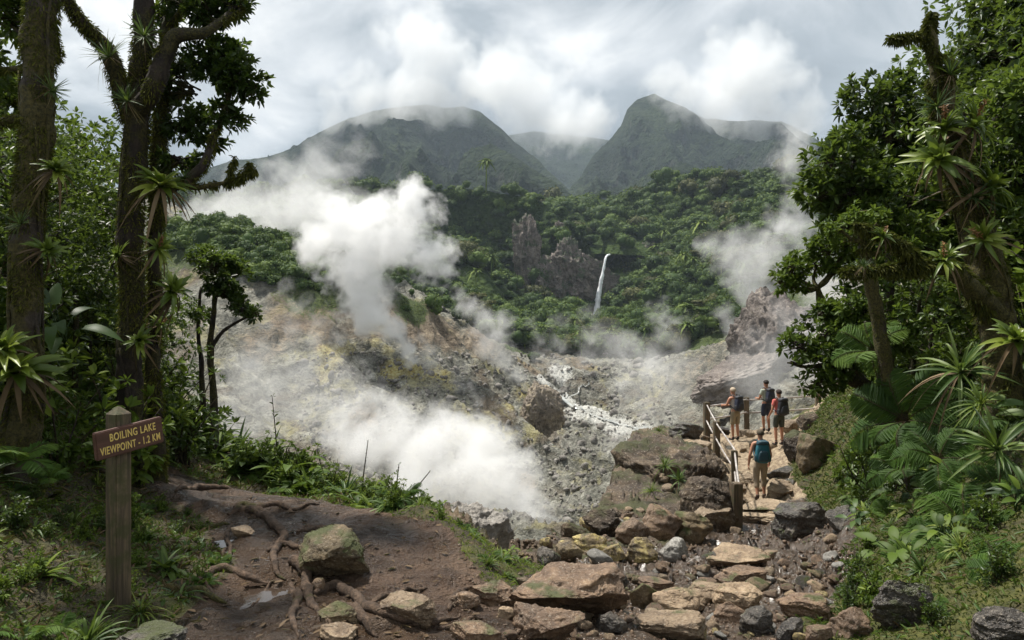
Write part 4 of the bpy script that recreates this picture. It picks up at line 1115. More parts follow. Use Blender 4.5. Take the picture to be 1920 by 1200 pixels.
# ------------------------------------------------------------------ hikers
def plain(name, col, rough=0.8, n=0.12, scale=30):
    m, nt = newmat(name)
    oc = objco(nt)
    k = noi(nt, oc, scale, 4, 0.6)
    c = mix(nt, k, tuple(a * (1 - n * 2) for a in col), tuple(min(1, a * (1 + n * 2)) for a in col))
    finish(nt, c, rough, k, 0.4, 0.004)
    return m
def skin_grow(name, verts, edges, sub=2):
    """grow a continuous surface round a skeleton: verts = (x, y, z, rx, ry)"""
    me = bpy.data.meshes.new(name)
    me.from_pydata([v[:3] for v in verts], edges, [])
    o = bpy.data.objects.new(name, me); C.objects.link(o)
    o.modifiers.new('s', 'SKIN')
    for k, v in enumerate(verts):
        me.skin_vertices[0].data[k].radius = (v[3], v[4] if len(v) > 4 else v[3])
        me.skin_vertices[0].data[k].use_root = k == 0
    sb = o.modifiers.new('b', 'SUBSURF'); sb.levels = sub; sb.render_levels = sub
    bpy.context.view_layer.update()
    out = bpy.data.meshes.new_from_object(o.evaluated_get(bpy.context.evaluated_depsgraph_get()))
    bpy.data.objects.remove(o)
    out.polygons.foreach_set('use_smooth', np.ones(len(out.polygons), bool))
    return out
def me_arr(me):
    V = np.empty(len(me.vertices) * 3, np.float32); me.vertices.foreach_get('co', V)
    return V.reshape(-1, 3), [list(p.vertices) for p in me.polygons]
def lerp(a, b, t): return tuple(a[k] + (b[k] - a[k]) * t for k in range(3))
def hiker(loc, rz, height, lab, skinm, topm, botm, shoem, hairm, J=None, sleeve=0.45, leg=0.75, cap=None, bag=None, sock=None):
    s = height / 1.76
    B_ = dict(pel=(0, 0, .95), wai=(0, .0, 1.08), che=(0, .015, 1.27), upc=(0, .0, 1.41), nek=(0, .0, 1.495), hl=(0, .022, 1.575), hm=(0, .02, 1.65), ht=(0, .01, 1.715),
              hpL=(-.095, 0, .90), knL=(-.105, .03, .50), anL=(-.11, -.01, .09), toL=(-.13, .15, .035), heL=(-.11, -.05, .04),
              hpR=(.095, 0, .90), knR=(.105, .03, .50), anR=(.11, -.01, .09), toR=(.13, .15, .035), heR=(.11, -.05, .04),
              shL=(-.175, -.005, 1.405), elL=(-.235, -.02, 1.12), wrL=(-.25, .07, .88), shR=(.175, -.005, 1.405), elR=(.235, -.02, 1.12), wrR=(.25, .07, .88))
    B_.update(J or {})
    S = lambda v, *r: (v[0] * s, v[1] * s, v[2] * s, *[q * s for q in r])
    root = empty('person', loc, lab, 'person', 'hikers at the lookout', rz)
    vs, es = [], []
    def add(v, *r):
        vs.append(S(v, *r)); return len(vs) - 1
    def chain(*ids):
        for a, b in zip(ids, ids[1:]): es.append((a, b))
    p = add(B_['pel'], .135, .10); wq = add(B_['wai'], .125, .092); c = add(B_['che'], .15, .10); u = add(B_['upc'], .115, .08)
    n = add(B_['nek'], .052, .055); hl = add(B_['hl'], .062, .078); hm = add(B_['hm'], .074, .092); ht = add(B_['ht'], .05, .062)
    chain(p, wq, c, u, n, hl, hm, ht)
    for sd_ in 'LR':
        h_, k_, a_, t_, e_ = (B_[q + sd_] for q in ('hp', 'kn', 'an', 'to', 'he'))
        i = [add(h_, .085), add(lerp(h_, k_, .5), .074), add(k_, .054), add(lerp(k_, a_, .35), .055), add(lerp(k_, a_, .75), .040), add(a_, .038), add(lerp(a_, t_, .6), .036, .03), add(t_, .028, .022)]
        chain(p, *i)
        x = [add(B_['sh' + sd_], .058), add(lerp(B_['sh' + sd_], B_['el' + sd_], .5), .047), add(B_['el' + sd_], .038), add(lerp(B_['el' + sd_], B_['wr' + sd_], .4), .038), add(B_['wr' + sd_], .026)]
        dr = nrm(np.array(B_['wr' + sd_]) - np.array(B_['el' + sd_]))
        pm_ = tuple(np.array(B_['wr' + sd_]) + dr * .06)
        x.append(add(pm_, .038, .02)); x.append(add(tuple(np.array(pm_) + dr * .035), .036, .018))
        chain(u, *x)
    body = skin_grow('body', vs, es)
    V, Fs = me_arr(body)
    g_v, g_f = [V], list(Fs)
    nv = len(V)
    def join(Vn, Q, T):
        nonlocal nv
        g_v.append(np.asarray(Vn) * 1.0)
        for f in list(Q) + ([] if T is None else list(T)):
            g_f.append([int(a) + nv for a in f])
        nv += len(Vn)
    for sd_, sg_ in (('L', -1), ('R', 1)):
        wr, el = np.array(B_['wr' + sd_]), np.array(B_['el' + sd_])
        dr = nrm(wr - el)
        side = nrm(np.cross(dr, np.array([sg_ * 1.0, 0.2, 0.1])))
        inn = nrm(np.cross(dr, side)) * (1 if np.cross(dr, side)[0] * sg_ < 0 else -1)
        base = wr + dr * .088
        for k, (of, ln) in enumerate(((-.027, .070), (-.009, .080), (.009, .076), (.026, .060))):
            b = base + side * of
            pts = np.array([b - dr * .02, b + dr * ln * .45 + inn * .006, b + dr * ln * .78 + inn * .022, b + dr * ln * .95 + inn * .04])
            join(tube(pts * s, np.array([.0095, .009, .008, .006]) * s, 6)[0], *tube(pts * s, .01, 6)[1:])
        b = wr + dr * .04 + side * -.03
        pts = np.array([b, b + side * -.025 + dr * .03, b + side * -.03 + dr * .06 + inn * .012])
        join(tube(pts * s, np.array([.012, .0105, .007]) * s, 6)[0], *tube(pts * s, .01, 6)[1:])
    hd = np.array(B_['hm'])
    V0_, T0_ = ico(2)
    for off, dm in (((0, .098, -.022), (.012, .018, .022)), ((-.078, .0, -.015), (.010, .020, .030)), ((.078, .0, -.015), (.010, .020, .030)), ((0, .085, -.062), (.026, .012, .009)),
                    ((-.03, .080, .008), (.013, .010, .008)), ((.03, .080, .008), (.013, .010, .008)), ((0, .07, -.095), (.03, .025, .02))):
        join((V0_ * np.array(dm) + hd + np.array(off)) * s, [], T0_)
    me = bpy.data.meshes.new('body'); me.from_pydata(np.concatenate(g_v).tolist(), [], g_f)
    me.polygons.foreach_set('use_smooth', np.ones(len(me.polygons), bool))
    link('body', me, skinm, root)
    # shirt
    vs, es = [], []
    p = add(lerp(B_['pel'], B_['wai'], -.25), .152, .118); wq = add(B_['wai'], .145, .112); c = add(B_['che'], .17, .118); u = add(B_['upc'], .132, .095); nk = add(lerp(B_['upc'], B_['nek'], .55), .075, .07)
    chain(p, wq, c, u, nk)
    if sleeve > 0:
        for sd_ in 'LR':
            a_, b_ = B_['sh' + sd_], B_['el' + sd_]
            i = [add(a_, .072), add(lerp(a_, b_, sleeve * .5), .066), add(lerp(a_, b_, sleeve), .064)]
            chain(u, *i)
    else:
        for sd_ in 'LR':
            i = [add(lerp(B_['upc'], B_['sh' + sd_], .75), .062)]
            chain(u, *i)
    link('shirt', skin_grow('shirt', vs, es), topm, root)
    # shorts or trousers
    vs, es = [], []
    p = add((B_['pel'][0], B_['pel'][1], B_['pel'][2] + .09), .148, .112); p0 = add((B_['pel'][0], B_['pel'][1], B_['pel'][2] - .03), .155, .122)
    chain(p, p0)
    for sd_ in 'LR':
        h_, k_, a_ = B_['hp' + sd_], B_['kn' + sd_], B_['an' + sd_]
        def on_leg(t): return lerp(h_, k_, t) if t <= 1 else lerp(k_, a_, t - 1)
        ts = np.linspace(.12, leg, 4)
        i = [add(on_leg(t_), r_) for t_, r_ in zip(ts, (.102, .096, .088, .086) if leg < 1.05 else (.102, .088, .076, .066))]
        chain(p0, *i)
    link('shorts' if leg < 1.2 else 'trousers', skin_grow('shorts', vs, es), botm, root)
    for sd_ in 'LR':
        k_, a_, t_, e_ = (B_[q + sd_] for q in ('kn', 'an', 'to', 'he'))
        vs, es = [], []
        i = [add(lerp(a_, k_, .12), .052), add(a_, .052, .05), add((a_[0], a_[1] + .01, a_[2] - .05), .046, .05), add(lerp(a_, t_, .65), .05, .04), add((t_[0], t_[1] + .02, t_[2]), .04, .03)]
        chain(*i)
        link('boot', skin_grow('boot', vs, es), shoem, root)
        if sock is not None:
            vs, es = [], []
            chain(add(lerp(a_, k_, .10), .05), add(lerp(a_, k_, .24), .052))
            link('sock', skin_grow('sock', vs, es), sock, root)
    # hair or cap
    Vh, Th = ico(3)
    v = Vh.copy()
    v = v * np.array([.088, .108, .098])
    low = -.045 + .075 * sstep(v[:, 1], -.02, .07)
    v[:, 2] = np.maximum(v[:, 2], low)
    v = v * (1 + .05 * fbm(Vh, 5, 3, 77))[:, None]
    v = v + hd + np.array([0, -.008, .018])
    link('cap' if cap else 'hair', mesh_np('hair', v * s, tris=Th), hairm, root)
    if cap:
        vb = ico(2)[0] * np.array([.07, .075, .008]) + hd + np.array([0, .12, .045])
        link('cap_brim', mesh_np('cap_brim', vb * s, tris=ico(2)[1]), hairm, root)
    # backpack: a thing of its own
    if bag:
        label, bmtl, bm2, bs = bag
        br = empty('backpack', loc, label, 'backpack', 'backpacks of the hikers', rz)
        Vb, Tb = ico(4)
        def rb(c_, d_, e=3.2):
            q = np.abs(Vb) ** (1 / 1.0)
            k = (np.abs(Vb) ** e).sum(1) ** (1 / e)
            q = Vb / k[:, None]
            q = q * np.asarray(d_) * (1 + .03 * fbm(q, 2.5, 3, int(1000 * c_[2])))[:, None]
            q[:, 0] *= (1 - .16 * q[:, 2] / d_[2])
            return (q + np.asarray(c_)) * s
        yb = B_['che'][1] - .115 - .10 * bs
        zc = 1.215 + .01
        sx = B_['che'][0]
        link('main_sack', mesh_np('main_sack', rb((sx, yb, zc), (.155 * bs, .10 * bs, .25 * bs)), tris=Tb), bmtl, br)
        link('front_pocket', mesh_np('front_pocket', rb((sx, yb - .09 * bs, zc - .075 * bs), (.115 * bs, .05 * bs, .125 * bs)), tris=Tb), bm2, br)
        link('lid', mesh_np('lid', rb((sx, yb - .005, zc + .215 * bs), (.135 * bs, .105 * bs, .055 * bs)), tris=Tb), bm2, br)
        for sd_ in (-1, 1):
            link('side_pocket', mesh_np('side_pocket', rb((sx + sd_ * .15 * bs, yb, zc - .13 * bs), (.03 * bs, .06 * bs, .085 * bs)), tris=Tb), bm2, br)
            pts = np.array([(sx + sd_ * .075, yb + .07, zc + .20 * bs), (sx + sd_ * .10, B_['upc'][1] - .02, 1.50), (sx + sd_ * .115, .085, 1.43), (sx + sd_ * .125, .135, 1.28), (sx + sd_ * .15, .06, 1.13), (sx + sd_ * .13, yb + .06, 1.06)]) * s
            link('strap', G().add(*tube(catmull(pts, 30), .017 * s, 8)).mesh('strap'), bm2, br)
        pts = np.array([(sx - .03, yb, zc + .25 * bs), (sx, yb, zc + .30 * bs), (sx + .03, yb, zc + .25 * bs)]) * s
        link('haul_loop', G().add(*tube(catmull(pts, 10), .008 * s, 6)).mesh('haul_loop'), bm2, br)
    return root
skin1 = plain('skin_fair', (0.42, 0.20, 0.12), 0.55, 0.05)  # the fairer of the two skin tones
skin2 = plain('skin_tan', (0.36, 0.17, 0.10), 0.55, 0.05)
def foot(px, py, d):
    p = W(px, py, d)
    p[2] = max(float(gz(p[0] + a, p[1] + b)) for a in (-.1, .1) for b in (0, .12)) + 0.005
    return p
navy = plain('navy_nylon', (0.018, 0.022, 0.045), 0.6); black = plain('black_nylon', (0.014, 0.014, 0.018), 0.6); teal = plain('teal_nylon', (0.012, 0.11, 0.15), 0.6); blk2 = plain('charcoal_nylon', (0.022, 0.024, 0.03), 0.65)
boot = plain('dark_boot', (0.022, 0.018, 0.016), 0.6); bboot = plain('brown_boot', (0.07, 0.042, 0.028), 0.7)
hiker(foot(1379, 826, 24.0), R(28), 1.73, 'fair haired hiker in khaki shorts leaning on the rail with navy backpack', skin1, plain('pale_shirt', (0.42, 0.36, 0.32)), plain('khaki_cloth', (0.27, 0.22, 0.14)), boot, plain('fair_hair', (0.46, 0.37, 0.27)),
      J=dict(elL=(-.25, .14, 1.16), wrL=(-.17, .40, 1.13), elR=(.24, .12, 1.15), wrR=(.12, .40, 1.12), che=(0, .05, 1.27), upc=(0, .07, 1.40), nek=(0, .09, 1.48), hl=(0, .12, 1.555), hm=(0, .12, 1.63), ht=(0, .115, 1.695), shL=(-.175, .07, 1.39), shR=(.175, .07, 1.39)), sleeve=0.0, leg=1.0, bag=('navy backpack worn by the fair haired hiker at the rail', navy, blk2, 1.0))
hiker(foot(1437, 811, 25.6), R(22), 1.80, 'dark haired hiker in sage green shirt and navy shorts looking over the rail', skin2, plain('sage_shirt', (0.36, 0.40, 0.33)), plain('navy_cloth', (0.018, 0.024, 0.045)), boot, plain('dark_hair', (0.016, 0.011, 0.008)),
      J=dict(elL=(-.24, .06, 1.13), wrL=(-.16, .30, 1.12), elR=(.24, .06, 1.13), wrR=(.14, .30, 1.10)), sleeve=0.62, leg=0.95, bag=('black backpack worn by the hiker in the sage green shirt', navy, black, 1.0))
hiker(foot(1461, 844, 22.4), R(14), 1.70, 'dark haired hiker in coral red shirt and dark olive shorts with black socks', skin1, plain('coral_shirt', (0.56, 0.13, 0.11)), plain('olive_cloth', (0.045, 0.05, 0.035)), boot, plain('brown_hair', (0.030, 0.017, 0.011)),
      J=dict(elL=(-.26, -.02, 1.12), wrL=(-.25, .16, .92), elR=(.23, .02, 1.12), wrR=(.16, .2, .98)), sleeve=0.6, leg=0.88, bag=('bulky black backpack worn by the hiker in the coral red shirt', black, blk2, 1.08), sock=plain('black_sock', (0.02, 0.02, 0.022)))
hiker(foot(1426, 937, 18.25), R(-4), 1.74, 'capped hiker in khaki trousers climbing the stone steps alone', skin1, plain('dark_tank', (0.03, 0.03, 0.035)), plain('sand_cloth', (0.30, 0.235, 0.16)), bboot, plain('camo_cap', (0.085, 0.066, 0.042), 0.85, 0.25, 22),
      J=dict(knL=(-.105, -.02, .50), anL=(-.11, -.16, .13), toL=(-.12, -.01, .04), heL=(-.11, -.20, .07), knR=(.105, .12, .52), anR=(.11, .06, .10), toR=(.12, .21, .045), elL=(-.27, -.06, 1.13), wrL=(-.28, .02, .89), elR=(.25, .0, 1.13), wrR=(.26, .14, .92)), sleeve=0.0, leg=1.55, cap=True,
      bag=('teal blue backpack worn by the hiker on the steps', teal, plain('dark_teal_nylon', (0.012, 0.05, 0.07), 0.6), 1.1))
# ------------------------------------------------------------------ plants
def mat_leaf(name, dark, mid, light, rough=0.38, trans=0.22, spec=0.5):
    m, nt = newmat(name)
    a = attr(nt, 'rnd')
    orr = nd(nt, 'ShaderNodeObjectInfo').outputs['Random']
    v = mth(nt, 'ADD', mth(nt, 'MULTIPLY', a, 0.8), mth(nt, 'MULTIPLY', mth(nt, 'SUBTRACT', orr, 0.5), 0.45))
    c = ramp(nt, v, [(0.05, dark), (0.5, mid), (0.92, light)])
    p = nd(nt, 'ShaderNodeBsdfPrincipled', {'Base Color': c, 'Roughness': rough, 'Specular IOR Level': spec})
    t = nd(nt, 'ShaderNodeBsdfTranslucent', {'Color': mix(nt, 0.5, c, (0.16, 0.22, 0.03))})
    ms = nd(nt, 'ShaderNodeMixShader', {0: trans, 1: p.outputs[0], 2: t.outputs[0]})
    nt.links.new(ms.outputs[0], nd(nt, 'ShaderNodeOutputMaterial').inputs['Surface'])
    return m
M['leaf_tree'] = mat_leaf('glossy_tree_leaf', (0.016, 0.034, 0.006), (0.052, 0.096, 0.013), (0.14, 0.20, 0.026), 0.42, 0.42, 0.45)
M['leaf_bright'] = mat_leaf('bright_leaf', (0.035, 0.068, 0.008), (0.095, 0.155, 0.018), (0.20, 0.26, 0.030), 0.56, 0.38, 0.28)
M['leaf_brom'] = mat_leaf('bromeliad_leaf', (0.07, 0.115, 0.012), (0.15, 0.215, 0.024), (0.28, 0.32, 0.05), 0.4, 0.4)
M['leaf_strap'] = mat_leaf('strap_leaf', (0.020, 0.048, 0.010), (0.055, 0.105, 0.020), (0.13, 0.185, 0.042), 0.5, 0.3, 0.35)
M['leaf_fern'] = mat_leaf('fern_leaf', (0.022, 0.055, 0.007), (0.060, 0.125, 0.014), (0.12, 0.19, 0.025), 0.6, 0.35, 0.25)
M['leaf_dead'] = mat_leaf('dead_leaf', (0.045, 0.028, 0.014), (0.13, 0.085, 0.045), (0.28, 0.20, 0.12), 0.7, 0.15, 0.3)
M['leaf_moss'] = mat_leaf('moss_sprig', (0.030, 0.034, 0.006), (0.075, 0.080, 0.012), (0.15, 0.145, 0.026), 0.8, 0.2, 0.2)
M['leaf_bank'] = mat_leaf('bank_moss_sprig', (0.022, 0.032, 0.005), (0.070, 0.082, 0.011), (0.17, 0.17, 0.026), 0.7, 0.25, 0.25)
M['leaf_grass'] = mat_leaf('grass_blade', (0.04, 0.078, 0.010), (0.11, 0.165, 0.022), (0.23, 0.26, 0.05), 0.5, 0.35, 0.3)
M['leaf_far'] = mat_leaf('far_canopy', (0.014, 0.032, 0.006), (0.046, 0.086, 0.016), (0.12, 0.17, 0.034), 0.7, 0.12, 0.2)
M['leaf_far_bright'] = mat_leaf('far_canopy_bright', (0.03, 0.058, 0.008), (0.09, 0.14, 0.022), (0.19, 0.24, 0.048), 0.7, 0.12, 0.2)
M['leaf_far_olive'] = mat_leaf('far_canopy_olive', (0.03, 0.036, 0.010), (0.085, 0.092, 0.028), (0.17, 0.165, 0.062), 0.7, 0.12, 0.2)
M['leaf_orange'] = mat_leaf('orange_flower', (0.25, 0.10, 0.02), (0.42, 0.20, 0.04), (0.5, 0.32, 0.08), 0.6, 0.2)
M['leaf_red'] = mat_leaf('red_bract', (0.14, 0.05, 0.02), (0.24, 0.10, 0.03), (0.32, 0.19, 0.06), 0.5, 0.2)
M['bark'] = mat_bark('mossy_bark', (0.010, 0.007, 0.005), (0.050, 0.035, 0.023), True, 0.6, 6, 0.3, ((0.012, 0.011, 0.003), (0.070, 0.060, 0.012)))
M['bark_pale'] = mat_bark('pale_bark', (0.010, 0.008, 0.005), (0.085, 0.065, 0.048), True, 0.68, 5, 0.3, ((0.03, 0.026, 0.006), (0.09, 0.075, 0.018)))
M['bark_mossy'] = mat_bark('thick_moss_bark', (0.020, 0.015, 0.008), (0.07, 0.05, 0.03), True, 0.95, 6, 0.5, ((0.022, 0.020, 0.004), (0.10, 0.085, 0.016)))

def rosettes(cen, axis, nl, L, spread=0.9, wid=0.42, g=None, tone=None, r=rng):
    cen = np.asarray(cen, float); n = len(cen)
    ax = nrm(np.broadcast_to(np.asarray(axis, float), (n, 3)))
    rep = lambda a: np.repeat(a, nl, 0)
    d = nrm(rep(ax) * r.uniform(0.15, 1.0, (n * nl, 1)) + nrm(r.normal(size=(n * nl, 3))) * spread)
    d[:, 2] -= 0.08
    base = rep(cen) + d * (0.12 * L)
    nor = nrm(rep(ax) * 0.7 + np.array([0, 0, 0.8]) + 0.5 * r.normal(size=(n * nl, 3)))
    ll = L * r.uniform(0.6, 1.15, n * nl)
    V, q = leaves(base, d, nor, ll, wid, 0.16, 0.10)
    tn = r.uniform(0, 1, n) if tone is None else tone
    a = np.clip(np.repeat(tn, nl) * 0.55 + r.uniform(0, 0.45, n * nl), 0, 1)
    g = g or G()
    g.add(V, q, a=np.repeat(a, 6))
    return g
def nearest_on(paths, p):
    best, bd = None, 1e9
    for q in paths:
        d = np.linalg.norm(q[:, :3] - p, axis=1) + 0.6 * np.maximum(q[:, 2] - p[2], 0)
        k = int(d.argmin())
        if d[k] < bd: best, bd = q[k], d[k]
    return best
def fuzz(gm, pts, rad, n, L, r=rng, down=0.5):
    """moss hanging from and standing off a limb"""
    pts = np.asarray(pts, float); rad = np.asarray(rad, float)
    k = r.integers(0, len(pts) - 1, n); t = r.uniform(size=n)[:, None]
    c = pts[k] * (1 - t) + pts[k + 1] * t
    rr = rad[k] * (1 - t[:, 0]) + rad[k + 1] * t[:, 0]
    tg = nrm(pts[k + 1] - pts[k])
    d = r.normal(size=(n, 3)); d -= tg * (d * tg).sum(1)[:, None]; d = nrm(d)
    keep = fbm(c * 1.0 + d * 0.15, 3.0, 2, 91) > -0.12
    c, d, rr = c[keep], d[keep], rr[keep]
    n = len(c)
    dirs = nrm(d * 0.8 + r.normal(size=(n, 3)) * 0.5 + np.array([0, 0, -down]))
    V, q = leaves(c + d * rr[:, None] * 0.96, dirs, d + 0.3 * r.normal(size=(n, 3)), L * r.uniform(0.4, 1.4, n), 0.24, 0.1, 0.3)
    gm.add(V, q, a=np.repeat(r.uniform(0, 1, n), 6))
def tree(name, label, trunks, blobs, L=0.09, dens=1.0, nl=9, leaf='leaf_tree', bark='bark', group=None, moss=0, mossL=0.05, limb=0.03, wid=0.42, seed=1, gate=-0.10, limb_from=True, cat='tree', rise=0.55):
    r = np.random.default_rng(seed)
    paths, gt, gm = [], G(), G()
    for tr in trunks:
        p = np.array([[*W(a, b, d), rad] for a, b, d, rad in tr])
        p = catmull(p, max(14, 9 * len(p)))
        ln = np.linalg.norm(np.diff(p[:, :3], axis=0), axis=1).sum()
        p[:, :3] += 0.03 * min(ln, 1.5) * np.stack([fbm(p[:, :3], 1.6, 3, seed + k) for k in range(3)], 1)
        paths.append(p)
        bg_ = p[:, 3].max() > .08
        if bg_: p = catmull(p, len(p) * 3)
        gt.add(*tube(p[:, :3], np.maximum(p[:, 3], .004), 26 if bg_ else 8, 0.34, seed, 7))
        if moss: fuzz(gm, p[:, :3], p[:, 3], int(moss * ln), mossL, r)
    base = paths[0][np.argmin(paths[0][:, 2]), :3].copy()
    root = empty(name, base, label, cat, group)
    gl = G()
    for px, py, d, rp in blobs:
        c = W(px, py, d); rb = rp * d / F
        if limb_from:
            s = nearest_on(paths, c)
            dist = np.linalg.norm(c - s[:3])
            if dist > 0.05:
                mid = (s[:3] + c) / 2 + np.array([0, 0, -0.12 * dist]) + 0.08 * dist * r.normal(size=3)
                q = catmull(np.array([s[:3], mid, c]), 12)
                lr = np.linspace(min(limb * 1.2, s[3] * 0.8 + .004), limb * 0.45, 12)
                gt.add(*tube(q, lr, 7, 0.25, seed, 12))
                if moss: fuzz(gm, q, lr, int(moss * dist * 0.5), mossL, r)
        n = int(max(8, dens * 26 * (rb / (L * 1.6)) ** 2))
        u = nrm(r.normal(size=(n * 2, 3)))
        u[:, 2] = u[:, 2] * 0.9 + 0.12
        rr = r.uniform(0.12, 1, n * 2) ** 0.45
        p = c + u * rr[:, None] * rb * np.array([1, 1.0, 0.85]) * (1 + 0.35 * fbm(u * 1.7 + seed, 1, 3, seed))[:, None]
        keep = fbm(p, 0.9 / (rb + .05) * 1.2, 3, seed + 3) > gate
        p = p[keep][:n]; u = u[keep][:n]
        for k in range(0, len(p), 3):
            mid = (c + p[k]) / 2 + 0.12 * rb * r.normal(size=3)
            gt.add(*tube(catmull(np.array([c + 0.1 * rb * r.normal(size=3), mid, p[k]]), 5), np.linspace(limb * 0.35, max(0.0025, limb * .10), 5), 4))
        rosettes(p, u + np.array([0, 0, rise]), nl, L, 0.85, wid, gl, None, r)
    if moss > 2000:
        for k in range(7):
            p = paths[0]; i0 = int(r.integers(0, len(p) // 2)); i1 = min(len(p) - 1, i0 + int(r.integers(len(p) // 4, len(p) // 2)))
            seg_ = p[i0:i1]; ph = r.uniform(0, 6.28) + np.linspace(0, r.uniform(-3, 3), len(seg_))
            q = seg_[:, :3] + np.stack([np.cos(ph), np.sin(ph), 0 * ph], 1) * (seg_[:, 3] * 1.06)[:, None]
            vg = G().add(*tube(q, r.uniform(.008, .018), 6, .3, k, 20))
            link('vine', vg.mesh('vine', off=base), M[bark], root)
    link('trunk', gt.mesh('trunk', off=base), M[bark], root)
    if blobs: link('crown', gl.mesh('crown', off=base), M[leaf], root)
    if moss and gm.n: link('moss', gm.mesh('moss', off=base), M['leaf_moss'], root)
    return root
def gbase(px, py, d):
    """photo point shifted down to the ground below it"""
    p = W(px, py, d); return 600 - (float(gz(p[0], p[1])) - 0.15 - EYE) * F / d
LT = 'tall mossy trees on the left of the path'
tree('tree', 'thickest mossy trunk at the frame edge with a bromeliad halfway up',
     [[(66, gbase(45, 0, 5.6), 5.6, .19), (48, 900, 5.6, .135), (44, 700, 5.6, .108), (50, 520, 5.6, .100), (62, 320, 5.6, .104), (72, 120, 5.6, .112), (82, -120, 5.6, .115), (90, -420, 5.7, .15)],
      [(76, -60, 5.6, .09), (20, -160, 5.4, .06), (-80, -260, 5.2, .04)], [(86, -200, 5.6, .08), (180, -330, 5.9, .05), (260, -420, 6.2, .03)]],
     [(10, 40, 6.4, 70), (-40, 130, 6.4, 80), (20, 190, 7.0, 45), (-30, -60, 6.2, 90), (-60, 250, 6.6, 60), (90, -420, 5.7, 70), (-90, -260, 5.3, 80)], 0.085, 0.8, seed=3, moss=3000, mossL=.034, bark='bark_pale', gate=-.05)
tree('tree', 'twin stemmed mossy tree behind the sign with big bromeliad and leafy crown over the crater',
     [[(232, gbase(230, 0, 6.8), 6.8, .20), (235, 900, 6.8, .135), (240, 740, 6.8, .108), (243, 560, 6.8, .10), (246, 400, 6.8, .10), (254, 250, 6.8, .098), (264, 110, 6.8, .09), (274, -60, 6.8, .085), (284, -260, 6.8, .10)],
      [(292, gbase(292, 0, 7.1), 7.1, .09), (290, 780, 7.1, .07), (286, 600, 7.1, .06), (294, 400, 7.1, .062), (301, 260, 7.0, .066), (312, 110, 7.0, .06), (324, -60, 7.0, .055)],
      [(246, 225, 6.8, .10), (222, 150, 6.7, .075), (190, 80, 6.6, .06), (146, 34, 6.5, .05), (104, -30, 6.4, .04)],
      [(262, 200, 6.75, .09), (288, 165, 6.6, .085), (312, 100, 6.6, .07), (330, 70, 6.6, .06), (385, 62, 6.6, .04), (430, 30, 6.7, .03)],
      [(262, 345, 6.8, .05), (310, 350, 6.7, .045), (345, 338, 6.7, .042), (380, 312, 6.7, .038), (398, 270, 6.8, .034), (418, 210, 6.8, .028), (440, 150, 6.9, .02)]],
     [(395, 120, 6.9, 62), (440, 150, 6.9, 60), (478, 165, 6.9, 34), (360, 170, 7.0, 60), (345, 235, 7.0, 52), (420, 225, 6.9, 40), (330, 300, 7.0, 42), (425, 95, 7.0, 36), (385, 20, 6.8, 50), (430, 10, 6.8, 36), (345, 10, 6.8, 46), (455, 5, 6.8, 22), (300, 30, 7.2, 36), (330, 130, 7.1, 36), (395, 265, 6.9, 26), (300, 340, 7.1, 26),
      (284, -260, 6.8, 60), (100, -60, 6.5, 40)], 0.075, 0.95, seed=7, moss=2600, mossL=.036, gate=.06)
tree('dead_branch', 'bare mossy dead branch reaching out over the steam below the leafy crown',
     [[(258, 350, 6.75, .04), (318, 340, 6.7, .032), (362, 351, 6.7, .026), (400, 346, 6.7, .021), (432, 340, 6.7, .014), (458, 330, 6.7, .010), (480, 318, 6.7, .005)],
      [(428, 340, 6.7, .012), (432, 318, 6.7, .008), (440, 292, 6.7, .004)], [(448, 333, 6.7, .008), (462, 316, 6.7, .005), (470, 305, 6.7, .003)]], [], seed=9, moss=1200, mossL=.05, cat='branch', bark='bark_mossy')
tree('small_tree', 'slender little tree with dense rounded crown against the steam',
     [[(402, gbase(402, 0, 9.6), 9.6, .07), (400, 720, 9.6, .05), (396, 640, 9.6, .042), (400, 580, 9.6, .036), (406, 520, 9.6, .028)], [(398, 650, 9.6, .03), (420, 620, 9.6, .022), (452, 600, 9.6, .015), (474, 590, 9.6, .01)], [(380, gbase(380, 0, 9.8), 9.8, .05), (378, 700, 9.8, .035), (372, 620, 9.8, .025), (380, 540, 9.8, .02)]],
     [(402, 500, 9.6, 38), (378, 485, 9.7, 26), (438, 522, 9.6, 32), (420, 555, 9.6, 30), (385, 540, 9.6, 28), (452, 575, 9.6, 26), (480, 590, 9.6, 18), (372, 590, 9.6, 20), (440, 500, 9.7, 22)], 0.075, 0.9, seed=12, limb=.02, gate=-.05, leaf='leaf_tree')
tree('snag', 'tall leaning dead snag thick with moss and bromeliads above the right bank',
     [[(1895, gbase(1895, 0, 7.6), 7.6, .26), (1885, 760, 7.6, .20), (1868, 600, 7.6, .17), (1845, 480, 7.6, .155), (1818, 390, 7.6, .15), (1792, 300, 7.6, .125), (1770, 215, 7.6, .095), (1756, 140, 7.6, .075), (1745, 80, 7.6, .055), (1738, 50, 7.6, .030), (1741, 26, 7.6, .008)],
      [(1748, 88, 7.6, .05), (1732, 74, 7.6, .03), (1705, 70, 7.6, .022), (1682, 74, 7.6, .017), (1666, 73, 7.6, .01)], [(1776, 220, 7.6, .06), (1782, 170, 7.6, .045), (1780, 110, 7.6, .02)],
      [(1868, 590, 7.5, .12), (1820, 540, 7.2, .09), (1770, 500, 7.0, .075), (1715, 500, 6.9, .05), (1660, 506, 6.9, .036), (1610, 508, 6.9, .026), (1583, 513, 6.9, .014)], [(1715, 500, 6.9, .05), (1700, 470, 6.8, .04), (1650, 440, 6.8, .02), (1600, 420, 6.8, .012)]],
     [], seed=21, moss=2800, mossL=.06, bark='bark_mossy')
RT = 'leafy trees on the right slope'
